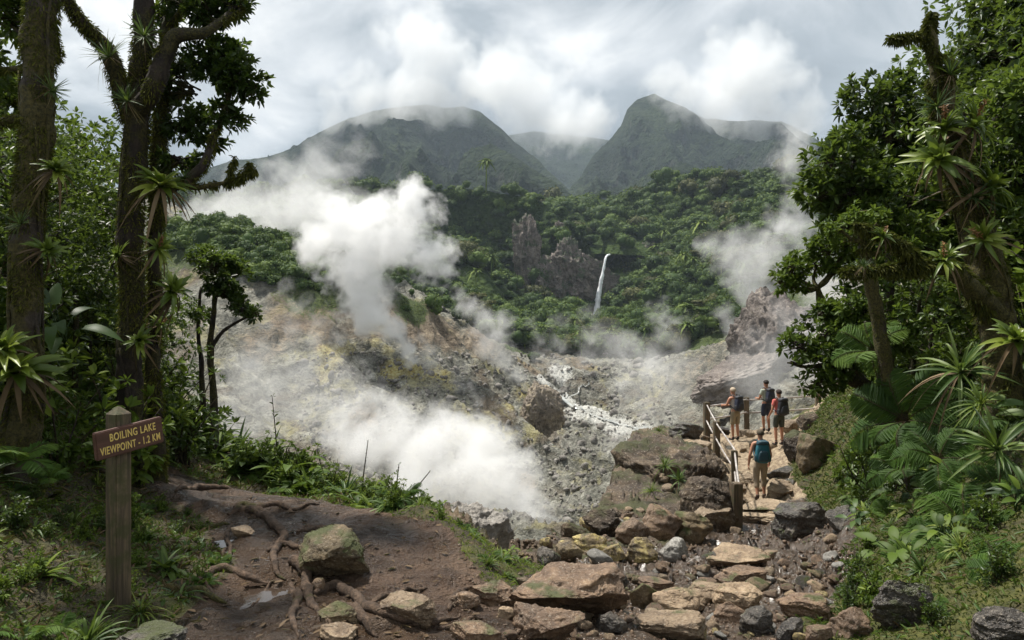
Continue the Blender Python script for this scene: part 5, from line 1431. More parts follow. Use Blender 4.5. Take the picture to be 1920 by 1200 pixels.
def rtree(label, x, d, top, blobs, bx=None, **k):
    bx = bx or x
    tree('tree', label, [[(bx, gbase(bx, 0, d), d, .11), (bx * .6 + x * .4 + rng.uniform(-10, 10), (600 + gbase(bx, 0, d)) / 2, d, .085), (x + rng.uniform(-14, 14), top + 60, d, .07), (x - 6, top, d, .04)]], blobs, group=None, **k)
rtree('tall dark tree whose rounded crown meets the sky behind the snag', 1670, 12.5, 230, [(1640, 190, 12.5, 62), (1685, 165, 12.5, 46), (1620, 250, 12.5, 56), (1675, 260, 12.5, 80), (1725, 225, 12.8, 62), (1600, 300, 12.3, 50), (1660, 340, 12.3, 70), (1740, 310, 12.6, 90)], L=.15, dens=.75, seed=31, gate=-.12)
rtree('broad glossy tree leaning out towards the mountain', 1600, 10.5, 330, [(1560, 310, 10.5, 56), (1600, 270, 10.6, 46), (1540, 370, 10.4, 42), (1590, 370, 10.4, 62), (1640, 400, 10.4, 60), (1560, 420, 10.4, 42), (1530, 340, 10.5, 26), (1620, 330, 10.5, 50)], bx=1700, L=.13, dens=.75, seed=32, gate=-.1)
rtree('highest dark tree in the upper corner', 1860, 14, 60, [(1885, 30, 14, 70), (1835, 100, 14, 50), (1905, 110, 13.5, 100), (1850, 180, 13.5, 76), (1940, 0, 14, 100), (1905, -50, 14, 70), (1910, 230, 12, 110), (1830, 280, 12.5, 80)], L=.15, dens=.7, seed=33, gate=-.2)
rtree('dense tree behind the bromeliads of the snag', 1900, 10.5, 330, [(1900, 330, 10.5, 110), (1840, 400, 10.8, 90), (1930, 450, 10, 110), (1760, 440, 11, 90), (1700, 380, 11, 70), (1700, 470, 10.5, 80), (1880, 560, 9.5, 90), (1950, 200, 9.5, 100)], L=.13, dens=.6, seed=34, gate=-.15)
rtree('small bright tree with crooked stems above the railing', 1540, 11.0, 540, [(1480, 505, 11, 38), (1462, 530, 11, 22), (1500, 540, 11, 22), (1550, 470, 11, 40), (1590, 460, 11, 36), (1575, 500, 11, 30), (1530, 500, 11.2, 22)], bx=1690, L=.10, dens=.75, seed=35, limb=.035, leaf='leaf_bright', gate=-.02, bark='bark_mossy')
rtree('thin mossy tree with yellow green crown beside the mossy branch', 1625, 8.6, 450, [(1600, 450, 8.6, 36), (1640, 430, 8.6, 40), (1575, 430, 8.6, 28), (1670, 470, 8.6, 40), (1610, 400, 8.6, 28)], bx=1720, L=.08, dens=.6, seed=36, limb=.03, leaf='leaf_bright', gate=.0, bark='bark_mossy', moss=500)
rtree('overhanging shrub tree reaching over the railing end', 1590, 10.5, 640, [(1500, 650, 10.5, 40), (1545, 630, 10.5, 56), (1480, 680, 10.5, 22), (1560, 690, 10.4, 50), (1590, 640, 10.2, 60), (1620, 580, 10, 60), (1540, 590, 10.4, 34), (1530, 720, 10.4, 34), (1660, 620, 9.8, 70)], bx=1680, L=.11, dens=.75, seed=37, limb=.035, leaf='leaf_bright', gate=-.05)
# ---------------------------------------------------------------- repeat plants: a few kinds, copied
def straight_shrub(seed, h=1.0, n=40, L=.12, leaf='leaf_bright', nl=9, spread=.5, wid=.4):
    r = np.random.default_rng(seed)
    root = empty('shrub', (0, 0, 0))
    gt, gl = G(), G()
    ns = 9
    for k in range(ns):
        a = r.uniform(0, 6.28); top = np.array([math.cos(a) * spread * r.uniform(.2, 1), math.sin(a) * spread * r.uniform(.2, 1), h * r.uniform(.55, 1)])
        p = catmull(np.array([[0.04 * r.normal(), 0.04 * r.normal(), -.05], top * [.35, .35, .5] + .05 * r.normal(size=3), top]), 10)
        gt.add(*tube(p, np.linspace(.014, .005, 10) * h, 5))
        m_ = n // ns + 1
        t = r.uniform(.3, 1, m_); idx = (t * 9).astype(int)
        c = p[idx] + r.normal(size=(m_, 3)) * .11 * h
        rosettes(c, nrm(c - np.array([0, 0, h * .3])) + [0, 0, .4], nl, L, .8, wid, gl, None, r)
    link('stem', gt.mesh('stem'), M['bark'], root); link('foliage', gl.mesh('foliage'), M[leaf], root)
    return root
def understory(seed, h=3.0, n=230, L=.10, leaf='leaf_tree'):
    r = np.random.default_rng(seed)
    root = empty('understory_tree', (0, 0, 0))
    gt, gl = G(), G()
    p = catmull(np.array([[0, 0, -.2], [.08 * r.normal(), .08 * r.normal(), h * .35], [.16 * r.normal(), .16 * r.normal(), h * .7], [.2 * r.normal(), .2 * r.normal(), h]]), 24)
    gt.add(*tube(p, np.linspace(.045, .010, 24), 7, .2, seed, 10))
    for k in range(12):
        i = int(r.integers(6, 24)); a = r.uniform(0, 6.28); ln = h * r.uniform(.14, .30)
        e = p[i] + np.array([math.cos(a) * ln, math.sin(a) * ln, ln * r.uniform(.1, .8)])
        gt.add(*tube(catmull(np.array([p[i], (p[i] + e) / 2 + .04 * r.normal(size=3), e]), 7), np.linspace(.014, .004, 7), 5))
        m_ = n // 12
        c = e + r.normal(size=(m_, 3)) * np.array([.16, .16, .12]) * h / 2.2
        rosettes(c, nrm(c - p[i]) + [0, 0, .5], 8, L, .85, .42, gl, None, r)
    link('trunk', gt.mesh('trunk'), M['bark'], root); link('crown', gl.mesh('crown'), M[leaf], root)
    return root
def strap_plant(seed, n=26, L=.5, wd=.045, leaf='leaf_strap', up=.55, droop=.45, dead=6, name='strap_plant', flower=None):
    r = np.random.default_rng(seed)
    root = empty(name, (0, 0, 0))
    a = r.uniform(0, 6.28, n); el = r.uniform(up * .4, min(1.45, up * 1.9), n)
    d = np.stack([np.cos(a) * np.cos(el), np.sin(a) * np.cos(el), np.sin(el)], 1)
    V, q = straps(d * .02 * L, d, L * r.uniform(.6, 1.1, n), wd * r.uniform(.8, 1.2, n), droop * r.uniform(.4, 1.5, n), 7)
    link('leaves', G().add(V, q, a=np.repeat(r.uniform(0, 1, n), 24)).mesh('leaves'), M[leaf], root)
    if dead:
        a = r.uniform(0, 6.28, dead)
        d = np.stack([np.cos(a) * .7, np.sin(a) * .7, 0 * a - .1], 1)
        V, q = straps(d * .05 * L, d, L * r.uniform(.5, 1.0, dead), wd * .6, r.uniform(.8, 1.5, dead), 7)
        link('dead_leaves', G().add(V, q, a=np.repeat(r.uniform(0, 1, dead), 24)).mesh('dead_leaves'), M['leaf_dead'], root)
    if flower:
        pts = np.array([[0, 0, 0], [.02, .01, L * .35], [.03, .02, L * .7]])
        c = catmull(pts, 12)[4:]
        g = G().add(*tube(catmull(pts, 10), .006, 6))
        rosettes(c, [0, 0, 1], 7, L * .12, 1.0, .4, g, None, r)
        link('flower_spike', g.mesh('flower_spike'), M[flower], root)
    return root
def fern(seed, n=9, L=.8, name='fern'):
    r = np.random.default_rng(seed)
    root = empty(name, (0, 0, 0))
    g, gs_ = G(), G()
    for k in range(n):
        a = 6.28 * k / n + r.uniform(-.3, .3); el = r.uniform(.45, 1.05); ln = L * r.uniform(.7, 1.1)
        d = np.array([math.cos(a) * math.cos(el), math.sin(a) * math.cos(el), math.sin(el)])
        t = np.linspace(0, 1, 34)
        c = d * (ln * t)[:, None]; c[:, 2] -= ln * .75 * t ** 2.2 * math.cos(el)
        gs_.add(*tube(c, np.linspace(.006, .001, 34) * L, 4))
        tg = nrm(np.gradient(c, axis=0)); sd_ = nrm(np.cross(tg, [0, 0, 1])); up_ = np.cross(sd_, tg)
        w = ln * .30 * np.clip(np.sin(np.pi * (t * .88 + .10)) ** .8, .05, 1)
        for s in (-1, 1):
            m_ = t > .12
            for sub in (0.0,):
                cc = c[m_]
                dd = nrm(sd_[m_] * s + tg[m_] * .45 - up_[m_] * .22 + .06 * r.normal(size=(m_.sum(), 3)))
                V, q = leaves(cc, dd, up_[m_], w[m_], .115, .03, .10)
                g.add(V, q, a=np.repeat(np.full(m_.sum(), r.uniform(.2, .9)) + r.uniform(-.1, .1, m_.sum()), 6))
    link('fronds', g.mesh('fronds'), M['leaf_fern'], root); link('stalks', gs_.mesh('stalks'), M['leaf_dead'], root)
    return root
def bigleaf(seed, n=11, L=.42, name='broad_leaf_plant', leaf='leaf_bright'):
    r = np.random.default_rng(seed)
    root = empty(name, (0, 0, 0))
    g, gst = G(), G()
    for k in range(n):
        a = r.uniform(0, 6.28); el = r.uniform(.5, 1.3); s = r.uniform(.25, .8) * L * 1.6
        d = np.array([math.cos(a) * math.cos(el), math.sin(a) * math.cos(el), math.sin(el)])
        e = d * s
        gst.add(*tube(catmull(np.array([[0, 0, -.03], e * .5 + [0, 0, .04], e]), 7), np.linspace(.010, .006, 7), 5))
        dd = nrm(d * [1, 1, .25])
        V, q = straps(e[None], dd[None], np.array([L * r.uniform(.7, 1.1)]), np.array([L * .36]), np.array([r.uniform(.2, .6)]), 8, .12)
        g.add(V, q, a=r.uniform(0, 1))
    link('leaves', g.mesh('leaves'), M[leaf], root); link('stalks', gst.mesh('stalks'), M['leaf_strap'], root)
    return root
KIT = {
 'shrub': [straight_shrub(201, 1.0, 70, .11), straight_shrub(202, 1.0, 80, .09, 'leaf_tree'), straight_shrub(203, 1.0, 60, .15, 'leaf_bright', 8), straight_shrub(204, .9, 80, .08, 'leaf_bright', 10, .6), straight_shrub(205, 1.0, 70, .13, 'leaf_tree')],
 'understory_tree': [understory(211), understory(212, 3.0, 260, .09), understory(213, 3.0, 220, .13), understory(214, 3.0, 230, .10, 'leaf_bright'), understory(215, 3., 250, .11)],
 'strap_plant': [strap_plant(221), strap_plant(222, 34, .5, .03, up=.7), strap_plant(223, 22, .5, .06, 'leaf_bright', .5, .5), strap_plant(224, 40, .5, .022, 'leaf_grass', .8, .6, 4)],
 'fern': [fern(231), fern(232, 8), fern(233, 11)],
 'broad_leaf_plant': [bigleaf(241), bigleaf(242, 14, .36), bigleaf(243, 9, .5, leaf='leaf_strap')],
 'bromeliad': [strap_plant(251, 36, .34, .060, 'leaf_brom', .72, .42, 14, 'bromeliad'), strap_plant(252, 30, .34, .052, 'leaf_brom', .6, .45, 10, 'bromeliad', 'leaf_red'), strap_plant(253, 46, .34, .014, 'leaf_strap', .6, .25, 10, 'bromeliad')],
}
used = set()
def put(kind, v, loc, s, label, group=None, cat=None, tilt=None, rz=None, sz=1.0):
    o = KIT[kind][v]
    if (kind, v) in used: o = copy_tree(o)
    used.add((kind, v))
    o.location = tuple(float(a) for a in loc)
    o.scale = (s, s, s * sz)
    if rz is None: rz = rng.uniform(0, 6.28)
    if tilt is not None:
        q = Vector((0, 0, 1)).rotation_difference(Vector(tilt))
        o.rotation_euler = (q.to_matrix() @ Matrix.Rotation(rz, 3, 'Z')).to_euler()
    else:
        o.rotation_euler = (rng.uniform(-.08, .08), rng.uniform(-.08, .08), rz)
    return tag(o, label, cat or kind.replace('_', ' '), group)
# bromeliads and other plants that can be told apart
BROM = [
 (104, 322, 5.35, .62, 0, (.55, -.5, .8), 'bright green bromeliad on the thickest trunk at the frame edge'),
 (302, 352, 6.5, 1.05, 0, (.35, -.6, .9), 'large bright bromeliad with a skirt of dead leaves on the twin stemmed trunk'),
 (296, 468, 6.5, .62, 1, (.6, -.5, .6), 'small reddish bromeliad below the large one on the twin stemmed trunk'),
 (322, 548, 6.6, .80, 0, (.7, -.4, .7), 'yellow green bromeliad jutting sideways low on the twin stemmed trunk'),
 (205, 108, 6.45, .85, 2, (-.3, -.6, .8), 'spiky grey green air plant on the slanting limb against the sky'),
 (270, 70, 6.6, .8, 2, (.3, -.7, .6), 'thin leaved air plant high on the twin stemmed trunk'),
 (240, 190, 6.5, .7, 2, (-.2, -.7, .5), 'tufted air plant in the fork of the twin stemmed tree'),
 (1772, 245, 7.4, 1.05, 1, (-.5, -.5, .8), 'bromeliad with brown spikes on the upper snag'),
 (1822, 240, 7.4, 1.15, 1, (.35, -.5, .9), 'tall bromeliad with orange brown flower spike on the right of the snag'),
 (1762, 300, 7.35, 1.15, 0, (-.6, -.6, .5), 'drooping yellow green bromeliad on the middle of the snag'),
 (1780, 140, 7.45, .85, 2, (.3, -.4, .9), 'wiry dry air plant near the top of the snag'),
 (1822, 372, 7.3, 1.2, 2, (.1, -.7, .7), 'long thin leaved plant hanging on the lower snag'),
 (1850, 350, 7.3, 1.15, 0, (.5, -.6, .7), 'dark green strappy bromeliad right of the lower snag'),
 (1770, 490, 6.85, .75, 1, (-.2, -.5, .8), 'orange brown bromeliad on the mossy horizontal branch'),
 (1905, 640, 5.6, .85, 0, (-.25, -.6, .9), 'big green bromeliad at the right frame edge'),
 (1655, 445, 6.7, .5, 1, (0, -.6, .8), 'small orange tinted bromeliad on the rising side branch'),
 (86, 470, 5.45, .5, 0, (.7, -.5, .5), 'small yellowish bromeliad low on the thickest trunk'),
 (40, 420, 5.4, .45, 2, (-.2, -.8, .4), 'wispy air plant on the front of the thickest trunk'),
 (95, 170, 5.45, .5, 2, (.8, -.4, .4), 'wispy air plant on the upper thickest trunk'),
 (225, 480, 6.6, .5, 0, (-.6, -.6, .5), 'small bromeliad on the shaded side of the twin stemmed trunk'),
 (262, 640, 6.6, .6, 0, (.1, -.8, .5), 'bromeliad low on the front of the twin stemmed trunk'),
 (300, 610, 6.9, .5, 1, (.6, -.5, .6), 'reddish bromeliad on the thin second stem'),
 (345, 335, 6.6, .4, 2, (.1, -.6, .8), 'air plant at the base of the dead branch'),
 (1846, 450, 7.2, .9, 1, (-.7, -.5, .4), 'brownish bromeliad on the lower bend of the snag'),
 (1758, 200, 7.4, .8, 2, (-.6, -.5, .5), 'wiry tuft on the left of the upper snag'),
 (1620, 500, 6.8, .4, 2, (0, -.5, .9), 'little tuft near the tip of the mossy horizontal branch'),
 (30, 700, 5.2, 1.1, 0, (.3, -.6, .9), 'large pale green bromeliad low at the left frame edge'),
 (10, 660, 5.2, .9, 0, (.1, -.5, .8), 'half hidden bromeliad behind the large pale one'),
]
for px, py, d, s, v, tl, lb in BROM:
    put('bromeliad', v, W(px, py, d), s, lb, None, 'bromeliad', tl)
def fern_px(px, py, d, s, lb, tl=None, v=0): put('fern', v, W(px, py, d), s, lb, None, 'fern', tl)
fern_px(1700, 790, 8.4, 1.15, 'big arching fern with a broad frond pointing over the bank', (-.8, -.3, .5), 0)
fern_px(1640, 660, 9.0, 1.0, 'fern under the overhanging shrub tree', (-.6, -.4, .6), 1)
fern_px(1760, 860, 6.9, .7, 'small fern below the spiky strap plant', (-.5, -.5, .7), 2)
fern_px(1690, 880, 7.6, .7, 'feathery fern in the middle of the mossy bank', (-.5, -.5, .7), 1)
fern_px(30, 870, 5.0, .5, 'fern fronds drooping from the left frame edge', (.25, -.2, 1), 0)
fern_px(90, 900, 5.0, .3, 'small bright fern left of the sign post', (.2, -.3, 1), 1)
fern_px(1900, 1090, 4.9, .6, 'fern hanging over the black rock in the lower corner', (-.5, -.5, .7), 2)
for px, py, d, s, v, lb in ((1870, 845, 6.0, 1.05, 1, 'spiky rosette of long pale strap leaves on the right bank'), (1800, 700, 7.2, 1.15, 1, 'tall strap leaved plant with long pale blades right of the big fern'), (1840, 760, 6.8, .8, 3, 'narrow leaved rosette above the spiky one')):
    put('strap_plant', v, W(px, py, d), s, lb, None, 'strap plant', (-.35, -.6, .8))
for px, py, d, s, v, lb in ((1780, 905, 6.8, .42, 0, 'dark broad leaved plant at the centre of the right bank'), (1905, 960, 5.6, .42, 1, 'broad leaved plant at the right frame edge'), (120, 640, 6.2, .6, 2, 'broad leaved plant between the two big trunks'), (70, 760, 6.0, .6, 0, 'big leaved plant with torn pale leaves left of the sign')):
    put('broad_leaf_plant', v, W(px, py, d), s, lb, None, 'plant', (0, -.5, .8))
# the tangle of undergrowth on both sides
def edge_l(py): return np.interp(py, [180, 240, 300, 400, 450, 600, 700, 760, 800, 850, 900], [60, 110, 220, 300, 345, 380, 420, 440, 500, 560, 300])
def edge_r(py): return np.interp(py, [0, 100, 160, 250, 300, 400, 480, 560, 640, 700, 740, 800, 860, 920, 1000, 1080, 1130], [1900, 1740, 1660, 1610, 1560, 1545, 1570, 1590, 1560, 1530, 1540, 1545, 1535, 1560, 1600, 1580, 1640])
def scatter(kind, n, side, yr, sr, hgt, wdt, label, group, nv, xr=None, tilt=None, top=None, seed=5, maxtry=6000, sunk=0.0, strict=0.6, low=False):
    r = np.random.default_rng(seed)
    got = 0
    for _ in range(maxtry):
        if got >= n: break
        y = r.uniform(*yr); x = r.uniform(*(xr or ((-14, -2.2) if side == 'l' else (2.4, 15))))
        if abs(x) > y * 0.82 + 1.2: continue
        if int(gk(x, y)) != 0 or float(gs(x, y)) > (0.5 if side == 'l' else -0.2): continue
        z = float(gz(x, y)); s = r.uniform(*sr)
        h = hgt * s; w = wdt * s
        px, pyt = 960 + F * x / y, 600 - F * (z + h - EYE) / y
        wp = w * F / y * strict
        if top is not None and pyt < np.interp(px, *top): continue
        pys = np.linspace(pyt, 600 - F * (z - EYE) / y, 6)
        if low:
            if 190 < px < 260 and y < 4.3: continue
        elif side == 'l':
            if (px + wp > edge_l(pys)).any(): continue
            if 120 < px < 420 and 820 < pys[-1] and y < 6.4: continue
            if y < 4.8 and 150 < px < 330: continue
        else:
            if (px - wp < edge_r(pys)).any(): continue
        o = put(kind, int(r.integers(nv)), (x, y, z - .02 - sunk * s), s, label, group, 'herb' if low and kind == 'shrub' else None, tilt)
        if low and kind == 'shrub': o.name = 'herb'
        got += 1
    return got
TOPL = ([-400, 0, 60, 110, 230, 300, 330, 440], [150, 190, 215, 230, 270, 330, 440, 560])
TOPR = ([1450, 1520, 1560, 1620, 1700, 1760, 1820, 1870, 1920, 2400], [640, 420, 340, 270, 230, 240, 150, 40, -60, -300])
cn = [
 scatter('understory_tree', 60, 'l', (6.6, 15), (.55, 1.7), 3.1, .9, 'dark leafy understory tree in the thicket behind the left trunks', 'understory trees of the left thicket', 5, top=TOPL, seed=1),
 scatter('shrub', 110, 'l', (5.2, 13), (.5, 1.5), 1.1, .55, 'leafy shrub in the undergrowth of the left thicket', 'shrubs of the left thicket', 5, top=TOPL, seed=2),
 scatter('broad_leaf_plant', 26, 'l', (5.4, 9.5), (.35, .75), .8, .5, 'broad leaved plant in the undergrowth around the left trunks', 'broad leaved plants of the left thicket', 3, seed=3),
 scatter('strap_plant', 40, 'l', (4.6, 10), (.6, 1.3), .4, .4, 'strap leaved plant in the undergrowth around the left trunks', 'strap plants of the left thicket', 4, seed=4),
 scatter('fern', 20, 'l', (5.0, 9.5), (.35, .7), .6, .6, 'green fern in the undergrowth around the left trunks', 'ferns of the left thicket', 3, seed=5),
 scatter('understory_tree', 54, 'r', (7.5, 21), (.7, 2.0), 3.1, .9, 'dark leafy understory tree on the right slope', 'understory trees of the right slope', 5, top=TOPR, seed=6, xr=(4.5, 15)),
 scatter('shrub', 150, 'r', (5.2, 21), (.35, 1.4), 1.1, .55, 'leafy shrub on the upper part of the right slope', 'shrubs of the right slope', 5, top=TOPR, seed=7, xr=(4.6, 14)),
 scatter('broad_leaf_plant', 30, 'r', (5.6, 14), (.3, .7), .8, .5, 'broad leaved plant growing on the right bank', 'broad leaved plants of the right bank', 3, seed=8, tilt=(-.4, -.3, .8)),
 scatter('strap_plant', 50, 'r', (5.0, 16), (.3, .85), .4, .4, 'strap leaved plant growing on the right bank', 'strap plants of the right bank', 4, seed=9, tilt=(-.4, -.3, .8)),
 scatter('fern', 44, 'r', (5.0, 18), (.35, .75), .6, .6, 'green fern growing on the right bank', 'ferns of the right bank', 3, seed=10, tilt=(-.45, -.3, .8)),

 scatter('shrub', 70, 'l', (2.7, 6.5), (.10, .24), 1.1, .55, 'low leafy herb on the forest floor near the sign post', 'herbs on the forest floor by the sign', 5, seed=11, xr=(-4.5, -1.4), low=True),
 scatter('fern', 18, 'l', (2.9, 6.5), (.16, .34), .6, .6, 'small fern on the forest floor near the sign post', 'small ferns by the sign', 3, seed=12, xr=(-4.5, -1.7), low=True),
 scatter('strap_plant', 30, 'l', (2.7, 6.5), (.25, .6), .4, .4, 'grass tuft on the forest floor near the sign post', 'grass tufts by the sign', 4, seed=13, xr=(-4.5, -1.4), low=True),
 scatter('shrub', 150, 'r', (3.6, 14), (.12, .36), 1.1, .55, 'low leafy herb on the mossy right bank', 'herbs on the right bank', 5, seed=14, xr=(2.4, 9), low=True),
 scatter('fern', 90, 'r', (3.7, 13), (.18, .42), .6, .6, 'small fern low on the mossy right bank', 'small ferns on the right bank', 3, seed=15, xr=(2.6, 9), low=True, tilt=(-.4, -.3, .8)),
 scatter('strap_plant', 60, 'r', (3.7, 12), (.25, .6), .4, .4, 'grass tuft low on the mossy right bank', 'grass tufts on the right bank', 4, seed=16, xr=(2.6, 9), low=True, tilt=(-.4, -.3, .8)),
]
print('scattered', cn)
# plants along the crumbling edge of the mud
ei, tries = 0, 0
rr_ = np.random.default_rng(63)
while ei < 150 and tries < 20000:
    tries += 1
    x, y = rr_.uniform(-5.2, 0.3), rr_.uniform(5.0, 11.4)
    sd0 = float(gs(x, y))
    if not -1.0 < sd0 < 0.12 or int(gk(x, y)) != 0: continue
    g = np.array([x, y, float(gz(x, y)) - .02])
    px = 960 + F * x / y
    if px < 300: continue
    hp = np.interp(px, [330, 480, 560, 640, 700, 760, 830, 920], [66, 80, 86, 66, 66, 48, 36, 34]) * rr_.uniform(.5, 1.15)
    h = hp * y / F
    q = rr_.random()
    if q < .36: put('strap_plant', int(rr_.integers(4)), g, h / .42, 'grassy strap leaved tuft on the rim of the mud path', 'tufts along the rim of the mud path')
    elif q < .74: put('shrub', int(rr_.choice([0, 2, 3])), g, h / 1.0, 'low leafy sprig on the rim of the mud path', 'leafy sprigs along the rim of the mud path', 'herb').name = 'herb'
    elif q < .88: put('fern', int(rr_.integers(3)), g, h / .6, 'little fern on the rim of the mud path', 'ferns along the rim of the mud path')
    else: put('broad_leaf_plant', int(rr_.integers(2)), g, h / .8, 'small broad leaved plant on the rim of the mud path', 'broad leaved plants along the rim of the mud path')
    ei += 1
print('rim', ei, tries)
def rim_at(px, s0=-0.3):
    y = np.linspace(4.5, 12.5, 1200); x = (px - 960) / F * y
    k = int(np.argmax(gs(x, y) > s0))
    return np.array([x[k], y[k], float(gz(x[k], y[k])) - .02])
def sprig(px, hpx, bend, label, leafL=.035, n=10, mat='leaf_tree', th=.011):
    b = rim_at(px); u = b[1] / F
    p = catmull(b + np.array([[0, 0, 0], [bend[0] * u, 0, hpx * .5 * u], [bend[1] * u, 0, hpx * u]]), 20)
    root = empty('stem_plant', p[0], label, 'plant')
    link('stem', G().add(*tube(p - p[0], np.linspace(th, th * .4, 20), 5)).mesh('stem'), M['bark'], root)
    c = p[np.linspace(6, 19, n).astype(int)]
    link('leaves', rosettes(c - p[0], [0, 0, 1], 3, leafL, 1.0, .45).mesh('leaves'), M[mat], root)
sprig(674, 120, (8, 16), 'thin stem with dark seed head rising above the rim plants', .02, 12, 'leaf_dead')
sprig(738, 84, (5, 10), 'leafy stem standing alone against the steam', .04, 9)
sprig(772, 70, (8, 34), 'short bare curved twig against the steam at the rim', .015, 3)
sprig(522, 150, (-5, -12), 'tall leafy stem above the strap plants at the rim', .07, 9)
sprig(612, 90, (-8, -18), 'bent pale stem leaning out of the rim plants', .04, 5)
# bluff plants
for px, py, s, v, lb in ((1230, 815, .8, 3, 'dry grass tuft on top of the bluff'), (1240, 880, 1.0, 3, 'grass tuft hanging down the face of the bluff'), (1265, 905, .9, 1, 'green tuft on the bluff ledge'), (1215, 925, .8, 3, 'grass tuft at the foot of the bluff'), (1250, 860, .7, 1, 'small tuft at the top edge of the bluff face')):
    g = ground_at(px, py)
    put('strap_plant', v, g + np.array([0, -.5, .15]), s, lb, None, 'grass tuft', (-.2, -.5, .8))
# ---------------------------------------------------------------- grass, moss and litter
def cover(n, region, L, mat, name, label, seed, wid=.3, up=.7, tonef=None, lim=None):
    r = np.random.default_rng(seed)
    x = r.uniform(region[0], region[1], n * 3); y = region[2] * (region[3] / region[2]) ** r.uniform(0, 1, n * 3)
    ok = (gk(x, y) == 0) & (gs(x, y) < .3) & (np.abs(x) < y * 1.0 + 1.4)
    if lim is not None: ok &= lim(x, y)
    x, y = x[ok][:n], y[ok][:n]
    m_ = len(x)
    e = .04
    nx, ny = -(gz(x + e, y) - gz(x - e, y)) / (2 * e), -(gz(x, y + e) - gz(x, y - e)) / (2 * e)
    N = nrm(np.stack([nx, ny, np.ones(m_)], 1))
    d = nrm(N * up + nrm(r.normal(size=(m_, 3))) * .75)
    ln = L * r.uniform(.5, 1.3, m_) * (.55 + y * .085)
    V, q = leaves(np.stack([x, y, gz(x, y) - .005], 1), d, N + .4 * r.normal(size=(m_, 3)), ln, wid, .12, .25)
    tn = np.clip(.5 + .55 * fbm(np.stack([x, y, 0 * x], 1), 1.3, 3, seed) + r.uniform(-.3, .3, m_), 0, 1)
    tag(link(name, G().add(V, q, a=np.repeat(tn, 6)).mesh(name), M[mat]), label, 'ground cover', kind='stuff')
cover(135000, (2.0, 13, 3.6, 24), .032, 'leaf_bank', 'moss', 'short yellow green moss and sprigs covering the right bank', 41)
cover(12000, (2.0, 12, 3.6, 22), .08, 'leaf_strap', 'undergrowth', 'low green leaves and grass among the moss of the right bank', 42, .22)
cover(42000, (-9, .5, 2.4, 11.5), .045, 'leaf_grass', 'grass', 'short grass and creeping leaves on the verge left of the mud', 43, .16, .9)
cover(12000, (-9, -.6, 2.4, 11.5), .055, 'leaf_strap', 'undergrowth', 'low leafy herbs on the forest floor left of the mud', 44, .42)
cover(13000, (-8, -1.5, 2.2, 9), .085, 'leaf_dead', 'fallen_leaves', 'dead brown leaves and stalks on the forest floor by the sign', 45, .16, .15)
cover(2500, (2.0, 9, 3.4, 16), .08, 'leaf_dead', 'fallen_leaves', 'dead brown leaves and stalks on the mossy right bank', 46, .14, .2)
# litter on the mud: chips and leaf scraps
r = np.random.default_rng(47)
pp = np.array([ground_at(a, b) for a, b in zip(r.uniform(330, 900, 420), r.uniform(905, 1200, 420))])
pp = pp[gk(pp[:, 0], pp[:, 1]) == 1]
d = nrm(np.stack([r.normal(size=len(pp)), r.normal(size=len(pp)), .12 * r.normal(size=len(pp))], 1))
V, q = leaves(pp + [0, 0, .008], d, np.array([0, 0, 1.0]) + .2 * r.normal(size=(len(pp), 3)), r.uniform(.02, .075, len(pp)), r.uniform(.12, .5, len(pp)), .15)
tag(link('fallen_leaves', G().add(V, q, a=np.repeat(r.uniform(0, .8, len(pp)), 6)).mesh('fallen_leaves'), M['leaf_dead']), 'leaf scraps and twigs trodden into the mud', 'litter', kind='stuff')

# ---------------------------------------------------------------- the forest of the gorge
def crown_cloud(seed, n, R_=1.0, hz=.8, L=.17):
    """leaf clumps over a lumpy dome of radius 1"""
    r = np.random.default_rng(seed)
    k = r.integers(5, 9)
    cs = np.vstack([[0, 0, .25], np.stack([r.uniform(-.55, .55, k), r.uniform(-.55, .55, k), r.uniform(-.05, .5, k)], 1)])
    rs = np.concatenate([[.62], r.uniform(.28, .48, k)])
    i = r.choice(len(cs), n, p=rs ** 2 / (rs ** 2).sum())
    u = nrm(r.normal(size=(n, 3))); u[:, 2] = np.abs(u[:, 2]) * .9 - .25 * (r.random(n) < .35)
    p = cs[i] + u * rs[i][:, None] * r.uniform(.85, 1.05, (n, 1)) * [1, 1, hz]
    d = nrm(u + .9 * r.normal(size=(n, 3)))
    V, q = leaves(p, d, u + .35 * r.normal(size=(n, 3)), L * r.uniform(.6, 1.3, n), .75, .1, .15)
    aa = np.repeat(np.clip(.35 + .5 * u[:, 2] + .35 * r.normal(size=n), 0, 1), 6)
    v1, t1 = ico(2)
    tris = []
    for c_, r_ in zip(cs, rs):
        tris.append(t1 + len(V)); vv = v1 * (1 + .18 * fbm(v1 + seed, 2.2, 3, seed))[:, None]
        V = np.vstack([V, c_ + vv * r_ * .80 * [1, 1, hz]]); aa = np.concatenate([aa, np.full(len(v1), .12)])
    return V, q, np.concatenate(tris), aa
CR_ = [crown_cloud(600 + k, 260, hz=.9 + .2 * (k % 3), L=.15) for k in range(8)]
NOTREE = [(988, 490, 17, 75), (1072, 515, 36, 52), (1130, 540, 22, 80), (1225, 478, 14, 18)]
